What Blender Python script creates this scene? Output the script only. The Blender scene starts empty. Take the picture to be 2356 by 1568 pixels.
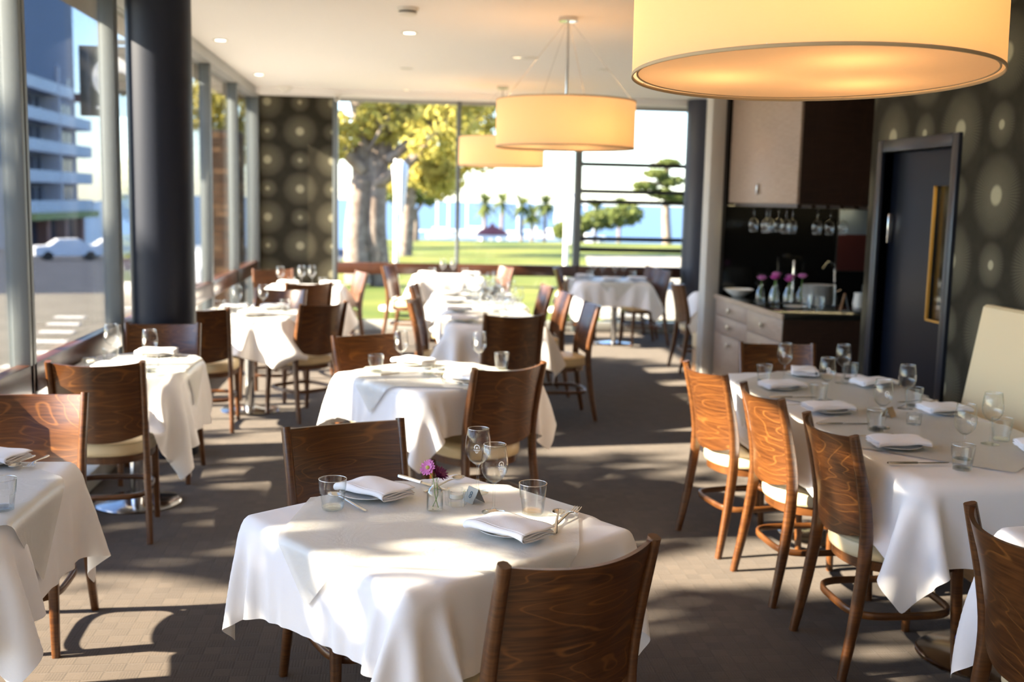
import bpy, bmesh, math, random
import numpy as np
from mathutils import Vector, Matrix, Quaternion

random.seed(7)
rng = np.random.default_rng(7)
scene = bpy.context.scene
COL = scene.collection
PI = math.pi

# ------------------------------------------------------------------ camera
def make_camera():
    yaw, pit, rol, fpx = 0.109238, 0.130744, -0.022287, 2466.4
    cy, sy, cp, sp = math.cos(yaw), math.sin(yaw), math.cos(pit), math.sin(pit)
    f = Vector((sy*cp, cy*cp, -sp)); r = Vector((cy, -sy, 0)); d = f.cross(r)
    c, s = math.cos(rol), math.sin(rol)
    r2 = c*r + s*d; d2 = -s*r + c*d
    cam = bpy.data.cameras.new('camera')
    cam.sensor_width = 36.0; cam.sensor_fit = 'HORIZONTAL'
    cam.lens = fpx/2356*36
    cam.clip_start = 0.05; cam.clip_end = 3000
    cam.dof.use_dof = True
    cam.dof.focus_distance = 2.95
    cam.dof.aperture_fstop = 2.6
    o = bpy.data.objects.new('camera', cam); COL.objects.link(o)
    u = -d2; b = -f
    o.matrix_world = Matrix(((r2.x, u.x, b.x, 0), (r2.y, u.y, b.y, 0), (r2.z, u.z, b.z, 1.65), (0, 0, 0, 1)))
    scene.camera = o
make_camera()

# ------------------------------------------------------------------ sky, sun, exposure
SUN_DIR = Vector((1.0, 0.12, -0.55)).normalized()
world = bpy.data.worlds.new('world'); scene.world = world; world.use_nodes = True
wn = world.node_tree.nodes; wl = world.node_tree.links
bg = wn['Background']
sky = wn.new('ShaderNodeTexSky'); sky.sky_type = 'NISHITA'
sky.sun_disc = False; sky.sun_elevation = math.asin(-SUN_DIR.z)
sky.sun_rotation = math.atan2(-SUN_DIR.x, -SUN_DIR.y)
sky.air_density = 1.0; sky.dust_density = 0.3; sky.ozone_density = 1.6
tint = wn.new('ShaderNodeMix'); tint.data_type = 'RGBA'; tint.blend_type = 'MULTIPLY'; tint.inputs[0].default_value = 1.0
tint.inputs[7].default_value = (0.90, 0.97, 1.16, 1)          # cool white balance of the whole sky
wl.new(sky.outputs[0], tint.inputs[6]); wl.new(tint.outputs[2], bg.inputs[0]); bg.inputs[1].default_value = 0.46

sun = bpy.data.lights.new('sun', 'SUN'); sun.energy = 34.0; sun.angle = 0.012; sun.color = (1.0, 0.84, 0.64)
so = bpy.data.objects.new('sun', sun); COL.objects.link(so)
so.rotation_euler = SUN_DIR.to_track_quat('-Z', 'Y').to_euler(); so.location = (-20, 0, 20)

vs = scene.view_settings
vs.view_transform = 'Standard'; vs.look = 'None'; vs.gamma = 1.0; vs.use_curve_mapping = False
vs.exposure = 0.55
scene.cycles.adaptive_threshold = 0.025; scene.cycles.max_bounces = 7; scene.cycles.diffuse_bounces = 4; scene.cycles.transparent_max_bounces = 12

# ------------------------------------------------------------------ node helpers / materials
MATS = {}
def mat(name):
    m = bpy.data.materials.new(name); m.use_nodes = True
    MATS[name] = m
    nt = m.node_tree
    return m, nt, nt.nodes['Principled BSDF']

def setp(p, **kw):
    names = {'color': 'Base Color', 'rough': 'Roughness', 'metal': 'Metallic', 'spec': 'Specular IOR Level', 'coat': 'Coat Weight',
             'coatr': 'Coat Roughness', 'sheen': 'Sheen Weight', 'sub': 'Subsurface Weight', 'trans': 'Transmission Weight', 'ior': 'IOR', 'alpha': 'Alpha'}
    for k, v in kw.items():
        if k == 'color' and len(v) == 3: v = (*v, 1)
        p.inputs[names[k]].default_value = v

def simple(name, color, rough=0.6, **kw):
    m, nt, p = mat(name); setp(p, color=color, rough=rough, **kw); return m

class NT:
    """small helper to write math with nodes"""
    def __init__(self, nt): self.nt = nt; self.n = nt.nodes; self.l = nt.links
    def put(self, sock, v):
        if hasattr(v, 'is_output'): self.l.new(v, sock)
        else: sock.default_value = v
    def m(self, op, a, b=0.0, c=None, clamp=False):
        x = self.n.new('ShaderNodeMath'); x.operation = op; x.use_clamp = clamp
        self.put(x.inputs[0], a); self.put(x.inputs[1], b)
        if c is not None: self.put(x.inputs[2], c)
        return x.outputs[0]
    def smooth(self, v, a, b, lo=0.0, hi=1.0):
        x = self.n.new('ShaderNodeMapRange'); x.interpolation_type = 'SMOOTHSTEP'
        self.put(x.inputs[0], v); x.inputs[1].default_value = a; x.inputs[2].default_value = b
        x.inputs[3].default_value = lo; x.inputs[4].default_value = hi
        return x.outputs[0]
    def mix(self, f, a, b, mode='MIX'):
        x = self.n.new('ShaderNodeMix'); x.data_type = 'RGBA'; x.blend_type = mode
        self.put(x.inputs[0], f)
        for s, v in ((x.inputs[6], a), (x.inputs[7], b)):
            if hasattr(v, 'is_output'): self.l.new(v, s)
            else: s.default_value = (*v, 1) if len(v) == 3 else v
        return x.outputs[2]
    def coord(self, which='Object'):
        return self.n.new('ShaderNodeTexCoord').outputs[which]
    def sep(self, v):
        x = self.n.new('ShaderNodeSeparateXYZ'); self.l.new(v, x.inputs[0]); return x.outputs
    def comb(self, a, b, c):
        x = self.n.new('ShaderNodeCombineXYZ')
        for i, v in enumerate((a, b, c)): self.put(x.inputs[i], v)
        return x.outputs[0]
    def mapping(self, v, scale=(1, 1, 1), loc=(0, 0, 0)):
        x = self.n.new('ShaderNodeMapping'); self.l.new(v, x.inputs[0])
        x.inputs[1].default_value = loc; x.inputs[3].default_value = scale
        return x.outputs[0]
    def noise(self, v, scale=5, detail=2, rough=0.5, dist=0.0):
        x = self.n.new('ShaderNodeTexNoise'); self.l.new(v, x.inputs['Vector'])
        x.inputs['Scale'].default_value = scale; x.inputs['Detail'].default_value = detail
        x.inputs['Roughness'].default_value = rough; x.inputs['Distortion'].default_value = dist
        return x.outputs[0]
    def bump(self, h, strength=0.2, dist=0.01):
        x = self.n.new('ShaderNodeBump'); x.inputs['Strength'].default_value = strength; x.inputs['Distance'].default_value = dist
        self.l.new(h, x.inputs['Height']); return x.outputs[0]
    def rnd(self):
        return self.n.new('ShaderNodeObjectInfo').outputs['Random']

def wood(name, dark, mid, light, axis_scale=(1.3, 1.3, 5.0), rough=0.32, lines=9.0, coat=0.2, lineamt=0.42):
    m, nt, p = mat(name); h = NT(nt)
    co = h.coord('Object'); r = h.rnd()
    off = h.m('MULTIPLY', r, 37.0)
    x = h.n.new('ShaderNodeVectorMath'); x.operation = 'ADD'; h.l.new(co, x.inputs[0])
    h.l.new(h.comb(off, h.m('MULTIPLY', r, 11.0), h.m('MULTIPLY', r, 23.0)), x.inputs[1])
    v = h.mapping(x.outputs[0], axis_scale)
    n1 = h.noise(v, 1.5, 1.5, 0.45, 0.4)
    ph = h.m('FRACT', h.m('MULTIPLY', n1, lines))
    tri = h.m('ABSOLUTE', h.m('SUBTRACT', ph, 0.5))            # 0 on a line
    ln = h.smooth(tri, 0.0, 0.10, 1.0, 0.0)
    fine = h.noise(h.mapping(x.outputs[0], (8, 8, 130)), 1.0, 2, 0.6)
    base = h.mix(h.smooth(fine, 0.3, 0.7), dark, mid)
    base = h.mix(h.m('MULTIPLY', h.smooth(n1, 0.35, 0.65), 0.45), base, mid)
    col = h.mix(h.m('MULTIPLY', ln, lineamt), base, light)
    h.l.new(col, p.inputs['Base Color'])
    setp(p, rough=rough, coat=coat, coatr=0.22)
    h.l.new(h.bump(fine, 0.08, 0.002), p.inputs['Normal'])
    return m

W_CHAIR = wood('chair_wood', (0.036, 0.0110, 0.0028), (0.092, 0.0315, 0.0075), (0.27, 0.105, 0.023), (1.3, 1.3, 5.2), lines=14.0, lineamt=0.42)
W_LEG = wood('chair_leg_wood', (0.050, 0.0165, 0.0045), (0.105, 0.038, 0.0095), (0.17, 0.068, 0.017), (6, 6, 1.2), lines=5, lineamt=0.3)
W_RAIL = wood('rail_wood', (0.036, 0.012, 0.006), (0.066, 0.023, 0.010), (0.10, 0.038, 0.016), (4, 0.7, 6), rough=0.3, lines=6, lineamt=0.35)
W_BENCH = wood('bench_wood', (0.20, 0.10, 0.045), (0.32, 0.17, 0.075), (0.4, 0.22, 0.1), (1, 1, 5), lines=7, lineamt=0.3)
W_CAB = wood('taupe_cabinet', (0.24, 0.172, 0.130), (0.32, 0.238, 0.185), (0.36, 0.27, 0.215), (3, 1, 3), rough=0.42, lines=5, coat=0.1, lineamt=0.2)
W_DARK = wood('dark_cabinet', (0.016, 0.009, 0.006), (0.034, 0.018, 0.012), (0.05, 0.026, 0.018), (6, 6, 1), rough=0.38, lines=6, coat=0.15, lineamt=0.4)
CREAM = simple('cream_vinyl', (0.65, 0.53, 0.325), 0.42, spec=0.4)
PIPING = simple('cream_piping', (0.50, 0.42, 0.25), 0.5)

def cloth_mat(name, col, rough=0.85, bump=0.12):
    m, nt, p = mat(name); h = NT(nt)
    co = h.coord('Object')
    w = h.noise(h.mapping(co, (1, 1, 1)), 420, 1, 0.5)
    big = h.noise(co, 9, 3, 0.5)
    h.l.new(h.bump(h.m('ADD', h.m('MULTIPLY', w, 0.25), big), bump, 0.006), p.inputs['Normal'])
    setp(p, color=col, rough=rough, sheen=0.1, spec=0.25)
    return m
LINEN = cloth_mat('white_linen', (0.80, 0.79, 0.80))
NAPKIN = cloth_mat('napkin_linen', (0.84, 0.83, 0.85), bump=0.2)

m, nt, p = mat('paper_topper'); h = NT(nt)
co = h.coord('Object')
cr = h.noise(h.mapping(co, (3, 3, 3)), 2.6, 4, 0.6, 1.2)
setp(p, color=(0.70, 0.69, 0.65), rough=0.34, spec=0.5)
h.l.new(h.bump(cr, 0.35, 0.012), p.inputs['Normal'])
tr = h.n.new('ShaderNodeBsdfTransparent'); mx = h.n.new('ShaderNodeMixShader'); mx.inputs[0].default_value = 0.22
h.l.new(p.outputs[0], mx.inputs[1]); h.l.new(tr.outputs[0], mx.inputs[2]); h.l.new(mx.outputs[0], h.n['Material Output'].inputs[0])
PAPER = m

def thin_glass(name, tint=(0.97, 0.98, 0.98), refl=1.0, rough=0.0, ior=1.5):
    m, nt, p = mat(name); h = NT(nt)
    h.n.remove(p)
    t = h.n.new('ShaderNodeBsdfTransparent'); t.inputs[0].default_value = (*tint, 1)
    g = h.n.new('ShaderNodeBsdfGlossy'); g.inputs['Roughness'].default_value = rough
    fr = h.n.new('ShaderNodeFresnel'); fr.inputs[0].default_value = ior
    geo = h.n.new('ShaderNodeNewGeometry')
    mx = h.n.new('ShaderNodeMixShader')
    h.l.new(h.m('MULTIPLY', fr.outputs[0], refl, clamp=True), mx.inputs[0])
    h.l.new(t.outputs[0], mx.inputs[1]); h.l.new(g.outputs[0], mx.inputs[2])
    h.l.new(mx.outputs[0], h.n['Material Output'].inputs[0])
    return m

def facing_glass(name, tint, lo, hi, power=3.0, rough=0.02):
    """glassware: clear in the middle, brighter and slightly darker-tinted toward the silhouette (facing ratio)"""
    m, nt, p = mat(name); h = NT(nt)
    h.n.remove(p)
    lw = h.n.new('ShaderNodeLayerWeight'); lw.inputs[0].default_value = 0.5
    f = h.m('POWER', lw.outputs['Facing'], power)
    t = h.n.new('ShaderNodeBsdfTransparent')
    h.l.new(h.mix(f, (0.985, 0.99, 0.99), tint), t.inputs[0])
    g = h.n.new('ShaderNodeBsdfGlossy'); g.inputs['Roughness'].default_value = rough
    mx = h.n.new('ShaderNodeMixShader')
    h.l.new(h.m('ADD', h.m('MULTIPLY', f, hi-lo), lo, clamp=True), mx.inputs[0])
    h.l.new(t.outputs[0], mx.inputs[1]); h.l.new(g.outputs[0], mx.inputs[2])
    h.l.new(mx.outputs[0], h.n['Material Output'].inputs[0])
    return m
GLASS_WIN = thin_glass('window_glass', (0.96, 0.975, 0.97), 0.7, ior=1.35)
GLASS = facing_glass('clear_glass', (0.80, 0.83, 0.82), 0.03, 0.55, 3.0)
GLASS_THICK = facing_glass('thick_glass', (0.70, 0.77, 0.75), 0.035, 0.8, 2.4)
GLASS_RIM = facing_glass('glass_rim', (0.9, 0.92, 0.92), 0.35, 0.9, 1.0, 0.08)
WATER = facing_glass('water', (0.80, 0.84, 0.82), 0.03, 0.4, 4.0)
ETCH = simple('etched_white', (0.85, 0.85, 0.85), 0.7)
CHINA = simple('white_china', (0.80, 0.79, 0.75), 0.12, spec=0.5)
STEEL = simple('cutlery_steel', (0.80, 0.77, 0.71), 0.27, metal=1.0)
CHROME = simple('brushed_steel', (0.62, 0.63, 0.64), 0.14, metal=1.0)
ALU = simple('grey_aluminium', (0.135, 0.155, 0.165), 0.42, metal=0.2)
ALU_L = simple('pale_aluminium', (0.36, 0.36, 0.34), 0.45, metal=0.1)
GASKET = simple('dark_gasket', (0.02, 0.02, 0.018), 0.6)
NAVY = simple('navy_column_paint', (0.009, 0.012, 0.022), 0.45, spec=0.25)
NAVY2 = simple('slate_column_paint', (0.030, 0.034, 0.055), 0.42)
DOORP = simple('navy_door_paint', (0.0030, 0.0045, 0.010), 0.28, spec=0.2)
FRAMEP = simple('navy_frame_paint', (0.006, 0.009, 0.018), 0.3, spec=0.45)
WHITE_P = simple('white_plaster', (0.88, 0.86, 0.83), 0.9)
WHITE_PL = simple('white_plastic', (0.78, 0.76, 0.70), 0.5)
BLACKG = simple('black_gloss_panel', (0.006, 0.006, 0.006), 0.08, spec=0.5)
BLACK = simple('black_plastic', (0.012, 0.012, 0.013), 0.45)
POSTG = simple('grey_partition_paint', (0.42, 0.41, 0.39), 0.6)
STONE_TOP = simple('black_counter_stone', (0.010, 0.011, 0.010), 0.12, spec=0.5)

def carpet():
    """brown loop pile woven in 6 cm squares whose ribs alternate in direction"""
    m, nt, p = mat('woven_carpet'); h = NT(nt)
    co = h.coord('Object'); s = h.sep(co)
    c = 0.062
    u = h.m('DIVIDE', s[0], c); v = h.m('DIVIDE', s[1], c)
    iu = h.m('FLOOR', u); iv = h.m('FLOOR', v)
    par = h.m('ABSOLUTE', h.m('MODULO', h.m('ADD', iu, iv), 2.0))
    fu = h.m('FRACT', u); fv = h.m('FRACT', v)
    ru = h.m('ABSOLUTE', h.m('SINE', h.m('MULTIPLY', fu, PI*6)))
    rv = h.m('ABSOLUTE', h.m('SINE', h.m('MULTIPLY', fv, PI*6)))
    rib = h.m('ADD', h.m('MULTIPLY', ru, par), h.m('MULTIPLY', rv, h.m('SUBTRACT', 1.0, par)))
    edge = h.m('MINIMUM', h.m('MINIMUM', fu, h.m('SUBTRACT', 1.0, fu)), h.m('MINIMUM', fv, h.m('SUBTRACT', 1.0, fv)))
    ed = h.smooth(edge, 0.0, 0.10)
    wn_ = h.n.new('ShaderNodeTexWhiteNoise'); h.l.new(h.comb(iu, iv, 0.0), wn_.inputs[0])
    n = h.noise(co, 190, 2, 0.6); nb = h.noise(co, 1.7, 3, 0.5)
    base = h.mix(n, (0.029, 0.0205, 0.015), (0.064, 0.0465, 0.034))
    base = h.mix(h.m('MULTIPLY', wn_.outputs[0], 0.5), base, (0.078, 0.057, 0.041))
    base = h.mix(h.m('MULTIPLY', par, 0.14), base, (0.035, 0.026, 0.020))
    base = h.mix(h.smooth(ed, 0.0, 1.0, 0.2, 0.0), base, (0.018, 0.013, 0.010))
    base = h.mix(h.m('MULTIPLY', nb, 0.2), base, (0.07, 0.052, 0.038))
    h.l.new(base, p.inputs['Base Color'])
    hgt = h.m('ADD', h.m('MULTIPLY', rib, 0.35), h.m('ADD', h.m('MULTIPLY', ed, 0.3), h.m('MULTIPLY', n, 0.8)))
    h.l.new(h.bump(hgt, 0.35, 0.005), p.inputs['Normal'])
    setp(p, rough=0.95, spec=0.1, sheen=0.1)
    return m
CARPET = carpet()

def wallpaper(name, axis):
    """dark paper with large and small sunburst circles on a staggered lattice (0.39 x 0.345 m)"""
    m, nt, p = mat(name); h = NT(nt)
    co = h.coord('Object'); s = h.sep(co)
    U = s[axis]; V = s[2]
    du, dv = 0.78, 0.69
    def burst(ou, ov, core, outer, spokes):
        a = h.m('MULTIPLY', h.m('SUBTRACT', h.m('FRACT', h.m('DIVIDE', h.m('ADD', U, ou+78.0), du)), 0.5), du)
        b = h.m('MULTIPLY', h.m('SUBTRACT', h.m('FRACT', h.m('DIVIDE', h.m('ADD', V, ov+69.0), dv)), 0.5), dv)
        r = h.m('SQRT', h.m('ADD', h.m('MULTIPLY', a, a), h.m('MULTIPLY', b, b)))
        ang = h.m('ARCTAN2', b, a)
        sp = h.m('ADD', 0.5, h.m('MULTIPLY', 0.5, h.m('SINE', h.m('MULTIPLY', ang, spokes))))
        c1 = h.smooth(r, core*0.75, core*1.25, 1.0, 0.0)
        rays = h.m('MULTIPLY', h.smooth(r, core, outer, 0.95, 0.38), h.m('ADD', 0.35, h.m('MULTIPLY', sp, 0.65)))
        rays = h.m('MULTIPLY', rays, h.smooth(r, outer*0.82, outer*1.12, 1.0, 0.0))
        return c1, rays
    bs = [burst(0, 0, 0.048, 0.205, 68), burst(0.39, 0.345, 0.048, 0.205, 68), burst(0.39, 0, 0.024, 0.115, 46), burst(0, 0.345, 0.024, 0.115, 46)]
    core = bs[0][0]; rays = bs[0][1]
    for c, r in bs[1:]:
        core = h.m('MAXIMUM', core, c); rays = h.m('MAXIMUM', rays, r)
    grain = h.noise(h.mapping(co, (1, 1, 1)), 240, 2, 0.7)
    mott = h.noise(co, 14, 3, 0.6)
    base = h.mix(mott, (0.013, 0.011, 0.0072), (0.034, 0.030, 0.021))
    col = h.mix(h.m('MULTIPLY', rays, 0.9), base, (0.165, 0.152, 0.106))
    col = h.mix(core, col, (0.36, 0.335, 0.23))
    col = h.mix(h.smooth(grain, 0.35, 0.75, 0.0, 0.45), col, (0.030, 0.026, 0.018))
    h.l.new(col, p.inputs['Base Color'])
    setp(p, rough=0.75, spec=0.1)
    return m
PAPER_X = wallpaper('sunburst_wallpaper_back', 0)
PAPER_Y = wallpaper('sunburst_wallpaper_side', 1)

def shade_mat(name='linen_lampshade', tl=0.55):
    m, nt, p = mat(name); h = NT(nt)
    co = h.coord('Object')
    wv = h.noise(h.mapping(co, (30, 30, 180)), 2.0, 2, 0.6)
    col = h.mix(h.m('MULTIPLY', wv, 0.5), (0.87, 0.70, 0.49), (0.82, 0.63, 0.42))
    d = h.n.new('ShaderNodeBsdfDiffuse'); h.l.new(col, d.inputs[0])
    t = h.n.new('ShaderNodeBsdfTranslucent'); h.l.new(h.mix(0.5, col, (0.98, 0.72, 0.40)), t.inputs[0])
    mx = h.n.new('ShaderNodeMixShader'); mx.inputs[0].default_value = tl
    h.l.new(d.outputs[0], mx.inputs[1]); h.l.new(t.outputs[0], mx.inputs[2])
    h.l.new(mx.outputs[0], h.n['Material Output'].inputs[0])
    h.n.remove(p)
    return m
SHADE = shade_mat()
DIFFUSER = shade_mat('linen_diffuser', 0.33)
SHADE_TRIM = simple('shade_trim', (0.45, 0.34, 0.2), 0.7)

def emit(name, color, strength):
    m, nt, p = mat(name)
    p.inputs['Emission Color'].default_value = (*color, 1); p.inputs['Emission Strength'].default_value = strength
    setp(p, color=(0.8, 0.8, 0.8), rough=0.5); return m
BULB = emit("glowing_bulb", (1.0, 0.72, 0.38), 6.0)
DOWN = emit('downlight_glow', (1.0, 0.86, 0.62), 9.0)
DOWN_DIM = emit('downlight_dim', (1.0, 0.80, 0.5), 1.3)

# outdoors
GRASS = None
def noisy(name, c1, c2, scale=4, rough=0.9, detail=4):
    m, nt, p = mat(name); h = NT(nt)
    co = h.coord('Object')
    h.l.new(h.mix(h.smooth(h.noise(co, scale, detail, 0.6), 0.3, 0.7), c1, c2), p.inputs['Base Color'])
    setp(p, rough=rough, spec=0.2); return m
GRASS = noisy('lawn_grass', (0.055, 0.082, 0.010), (0.135, 0.142, 0.024), 0.25)
BARK = noisy('grey_bark', (0.12, 0.09, 0.072), (0.24, 0.195, 0.16), 5)
ASPHALT = noisy('asphalt', (0.03, 0.036, 0.052), (0.045, 0.052, 0.072), 0.8)
PAVING = noisy('pale_paving', (0.17, 0.155, 0.125), (0.22, 0.20, 0.165), 0.7)
PALE = noisy('pale_path', (0.24, 0.22, 0.18), (0.30, 0.28, 0.23), 0.5)
SEA = simple('sea_water', (0.05, 0.10, 0.19), 0.5)
def leaf_mat(name, c1, c2):
    m, nt, p = mat(name); h = NT(nt); h.n.remove(p)
    co = h.coord('Object')
    col = h.mix(h.smooth(h.noise(co, 3.0, 3, 0.6), 0.3, 0.7), c1, c2)
    d = h.n.new('ShaderNodeBsdfDiffuse'); t = h.n.new('ShaderNodeBsdfTranslucent'); mx = h.n.new('ShaderNodeMixShader')
    h.l.new(col, d.inputs[0]); h.l.new(col, t.inputs[0]); mx.inputs[0].default_value = 0.45
    h.l.new(d.outputs[0], mx.inputs[1]); h.l.new(t.outputs[0], mx.inputs[2]); h.l.new(mx.outputs[0], h.n['Material Output'].inputs[0])
    return m
LEAF_Y = leaf_mat('spring_leaves', (0.33, 0.30, 0.06), (0.55, 0.48, 0.15))
LEAF_G = leaf_mat('green_leaves', (0.085, 0.115, 0.035), (0.19, 0.215, 0.07))
BRICK = None
def brick_mat():
    m, nt, p = mat('brown_brick'); h = NT(nt)
    s = h.sep(h.coord('Object'))
    b = h.n.new('ShaderNodeTexBrick'); h.l.new(h.comb(h.m('ADD', s[0], s[1]), s[2], 0.0), b.inputs[0])
    b.inputs['Color1'].default_value = (0.16, 0.085, 0.045, 1); b.inputs['Color2'].default_value = (0.24, 0.13, 0.07, 1)
    b.inputs['Mortar'].default_value = (0.12, 0.10, 0.08, 1); b.inputs['Scale'].default_value = 1.0
    b.inputs['Brick Width'].default_value = 0.24; b.inputs['Row Height'].default_value = 0.085; b.inputs['Mortar Size'].default_value = 0.01
    h.l.new(b.outputs[0], p.inputs['Base Color']); setp(p, rough=0.85); return m
BRICK = brick_mat()

# ------------------------------------------------------------------ geometry helpers
class MB:
    def __init__(self): self.v = []; self.f = []
    def add(self, vs, fs, M=None):
        b = len(self.v)
        if M is not None: vs = [M @ Vector(q) for q in vs]
        self.v += [tuple(q) for q in vs]; self.f += [tuple(b+i for i in q) for q in fs]
        return self
    def box(self, lo, hi, M=None, bev=0.0):
        if bev > 0: return self.bbox(lo, hi, bev, M)
        x0, y0, z0 = lo; x1, y1, z1 = hi
        return self.add([(x0,y0,z0),(x1,y0,z0),(x1,y1,z0),(x0,y1,z0),(x0,y0,z1),(x1,y0,z1),(x1,y1,z1),(x0,y1,z1)],
                        [(0,3,2,1),(4,5,6,7),(0,1,5,4),(1,2,6,5),(2,3,7,6),(3,0,4,7)], M)
    def bbox(self, lo, hi, bev, M=None):
        bm = bmesh.new(); bmesh.ops.create_cube(bm, size=1.0)
        for q in bm.verts:
            q.co = Vector([(lo[i]+hi[i])/2 + q.co[i]*(hi[i]-lo[i]) for i in range(3)])
        bmesh.ops.bevel(bm, geom=list(bm.edges), offset=bev, segments=2, affect='EDGES', profile=0.5)
        bm.verts.index_update()
        self.add([tuple(q.co) for q in bm.verts], [tuple(q.index for q in f.verts) for f in bm.faces], M); bm.free()
        return self
    def lathe(self, prof, n=24, M=None, mod=None, zmod=None):
        """prof: list of (r, z); r = 0 closes to a point. mod(angle, i) scales the radius"""
        vs = []; fs = []; rings = []
        for i, (r, z) in enumerate(prof):
            if r <= 1e-6: rings.append([len(vs)]); vs.append((0, 0, z)); continue
            k = []
            for j in range(n):
                a = 2*PI*j/n; rr = r*(mod(a, i) if mod else 1.0)
                k.append(len(vs)); vs.append((rr*math.cos(a), rr*math.sin(a), z+(zmod(a, i) if zmod else 0.0)))
            rings.append(k)
        for a, b in zip(rings, rings[1:]):
            if len(a) == 1 and len(b) == 1: continue
            for j in range(n):
                j2 = (j+1) % n
                if len(a) == 1: fs.append((a[0], b[j2], b[j]))
                elif len(b) == 1: fs.append((a[j], a[j2], b[0]))
                else: fs.append((a[j], a[j2], b[j2], b[j]))
        return self.add(vs, fs, M)
    def cyl(self, p0, p1, r, n=12, r1=None):
        p0 = Vector(p0); p1 = Vector(p1); d = p1-p0
        q = d.to_track_quat('Z', 'Y').to_matrix().to_4x4(); M = Matrix.Translation(p0) @ q
        r1 = r if r1 is None else r1; L = d.length
        return self.lathe([(0, 0), (r, 0), (r1, L), (0, L)], n, M)
    def sweep(self, pts, prof_fn, closed=False, up=(0, 0, 1), caps=True):
        """prof_fn(t) gives the section [(a, b)...]; a along the side vector, b along the normal"""
        pts = [Vector(q) for q in pts]; n = len(pts); rings = []; vs = []; fs = []; up = Vector(up)
        for i, q in enumerate(pts):
            if closed: t = pts[(i+1) % n]-pts[i-1]
            else: t = pts[min(i+1, n-1)]-pts[max(i-1, 0)]
            t.normalize(); side = t.cross(up)
            if side.length < 1e-4: side = t.cross(Vector((0, 1, 0)))
            side.normalize(); nor = side.cross(t)
            pr = prof_fn(i/max(1, n-1)); rings.append([])
            for a, b in pr:
                rings[-1].append(len(vs)); vs.append(q+side*a+nor*b)
        k = len(rings[0]); m = n if closed else n-1
        for i in range(m):
            a = rings[i]; b = rings[(i+1) % n]
            for j in range(k): fs.append((a[j], b[j], b[(j+1) % k], a[(j+1) % k]))
        if caps and not closed:
            fs.append(tuple(rings[0])); fs.append(tuple(reversed(rings[-1])))
        return self.add(vs, fs)
    def grid(self, P):
        ny, nx = P.shape[:2]
        fs = [(j*nx+i, j*nx+i+1, (j+1)*nx+i+1, (j+1)*nx+i) for j in range(ny-1) for i in range(nx-1)]
        return self.add([tuple(map(float, q)) for q in P.reshape(-1, 3)], fs)
    def mesh(self, name, m, smooth=35, fix=True):
        me = bpy.data.meshes.new(name); me.from_pydata(self.v, [], self.f); me.update()
        if fix:
            bm = bmesh.new(); bm.from_mesh(me); bmesh.ops.recalc_face_normals(bm, faces=bm.faces); bm.to_mesh(me); bm.free()
        if m: me.materials.append(m)
        if smooth:
            me.polygons.foreach_set('use_smooth', [True]*len(me.polygons))
            if smooth < 180: me.set_sharp_from_angle(angle=math.radians(smooth))
        return me
    def build(self, name, m, parent=None, loc=None, rotz=0.0, smooth=35, fix=True):
        return obj(name, self.mesh(name, m, smooth, fix), parent, loc, rotz)

def obj(name, me, parent=None, loc=None, rotz=0.0):
    o = bpy.data.objects.new(name, me); COL.objects.link(o)
    if parent is not None: o.parent = parent
    if loc is not None: o.location = loc
    if rotz: o.rotation_euler = (0, 0, rotz)
    return o
def tag(o, label=None, cat=None, group=None, kind=None):
    if label: o['label'] = label
    if cat: o['category'] = cat
    if group: o['group'] = group
    if kind: o['kind'] = kind
    return o
def thing(name, label, cat, loc=(0, 0, 0), rotz=0.0, group=None):
    return tag(obj(name, None, None, loc, rotz), label, cat, group)
def struct(name, label=None):
    return tag(obj(name, None), label, None, None, 'structure')
def dup(root, label, loc, rotz=0.0, group=None, rot=None):
    r = root.copy(); COL.objects.link(r); r.location = loc
    r.rotation_euler = rot if rot else (0, 0, rotz)
    r['label'] = label
    if group: r['group'] = group
    elif 'group' in r: del r['group']
    for ch in list(root.children):
        c = ch.copy(); COL.objects.link(c); c.parent = r
        for g in list(ch.children):
            d = g.copy(); COL.objects.link(d); d.parent = c
    return r
def box_obj(name, lo, hi, m, parent=None, bev=0.0, smooth=35):
    return MB().box(lo, hi, None, bev).build(name, m, parent, smooth=smooth)
def rect(w, hh): return [(-w/2, -hh/2), (w/2, -hh/2), (w/2, hh/2), (-w/2, hh/2)]
def rrect(w, hh, c=0.3):
    a, b = w/2, hh/2; e = min(a, b)*c
    return [(-a+e, -b), (a-e, -b), (a, -b+e), (a, b-e), (a-e, b), (-a+e, b), (-a, b-e), (-a, -b+e)]
def circ(r, n=8): return [(r*math.cos(2*PI*i/n), r*math.sin(2*PI*i/n)) for i in range(n)]
def catmull(pts, n):
    pts = [Vector(q) for q in pts]; out = []
    P = [pts[0]*2-pts[1]]+pts+[pts[-1]*2-pts[-2]]
    segs = len(pts)-1
    for i in range(n):
        t = i/(n-1)*segs; k = min(int(t), segs-1); u = t-k
        a, b, c, d = P[k:k+4]
        out.append(0.5*((2*b)+(c-a)*u+(2*a-5*b+4*c-d)*u*u+(3*b-a-3*c+d)*u**3))
    return out

# ------------------------------------------------------------------ the room
XW, YB, ZC, XR = -1.70, 13.40, 2.90, 2.95          # window wall, back wall, ceiling, right wall
Y0 = -2.2                                           # wall behind the photographer
RAIL0, RAIL1 = 0.705, 0.845

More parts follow.
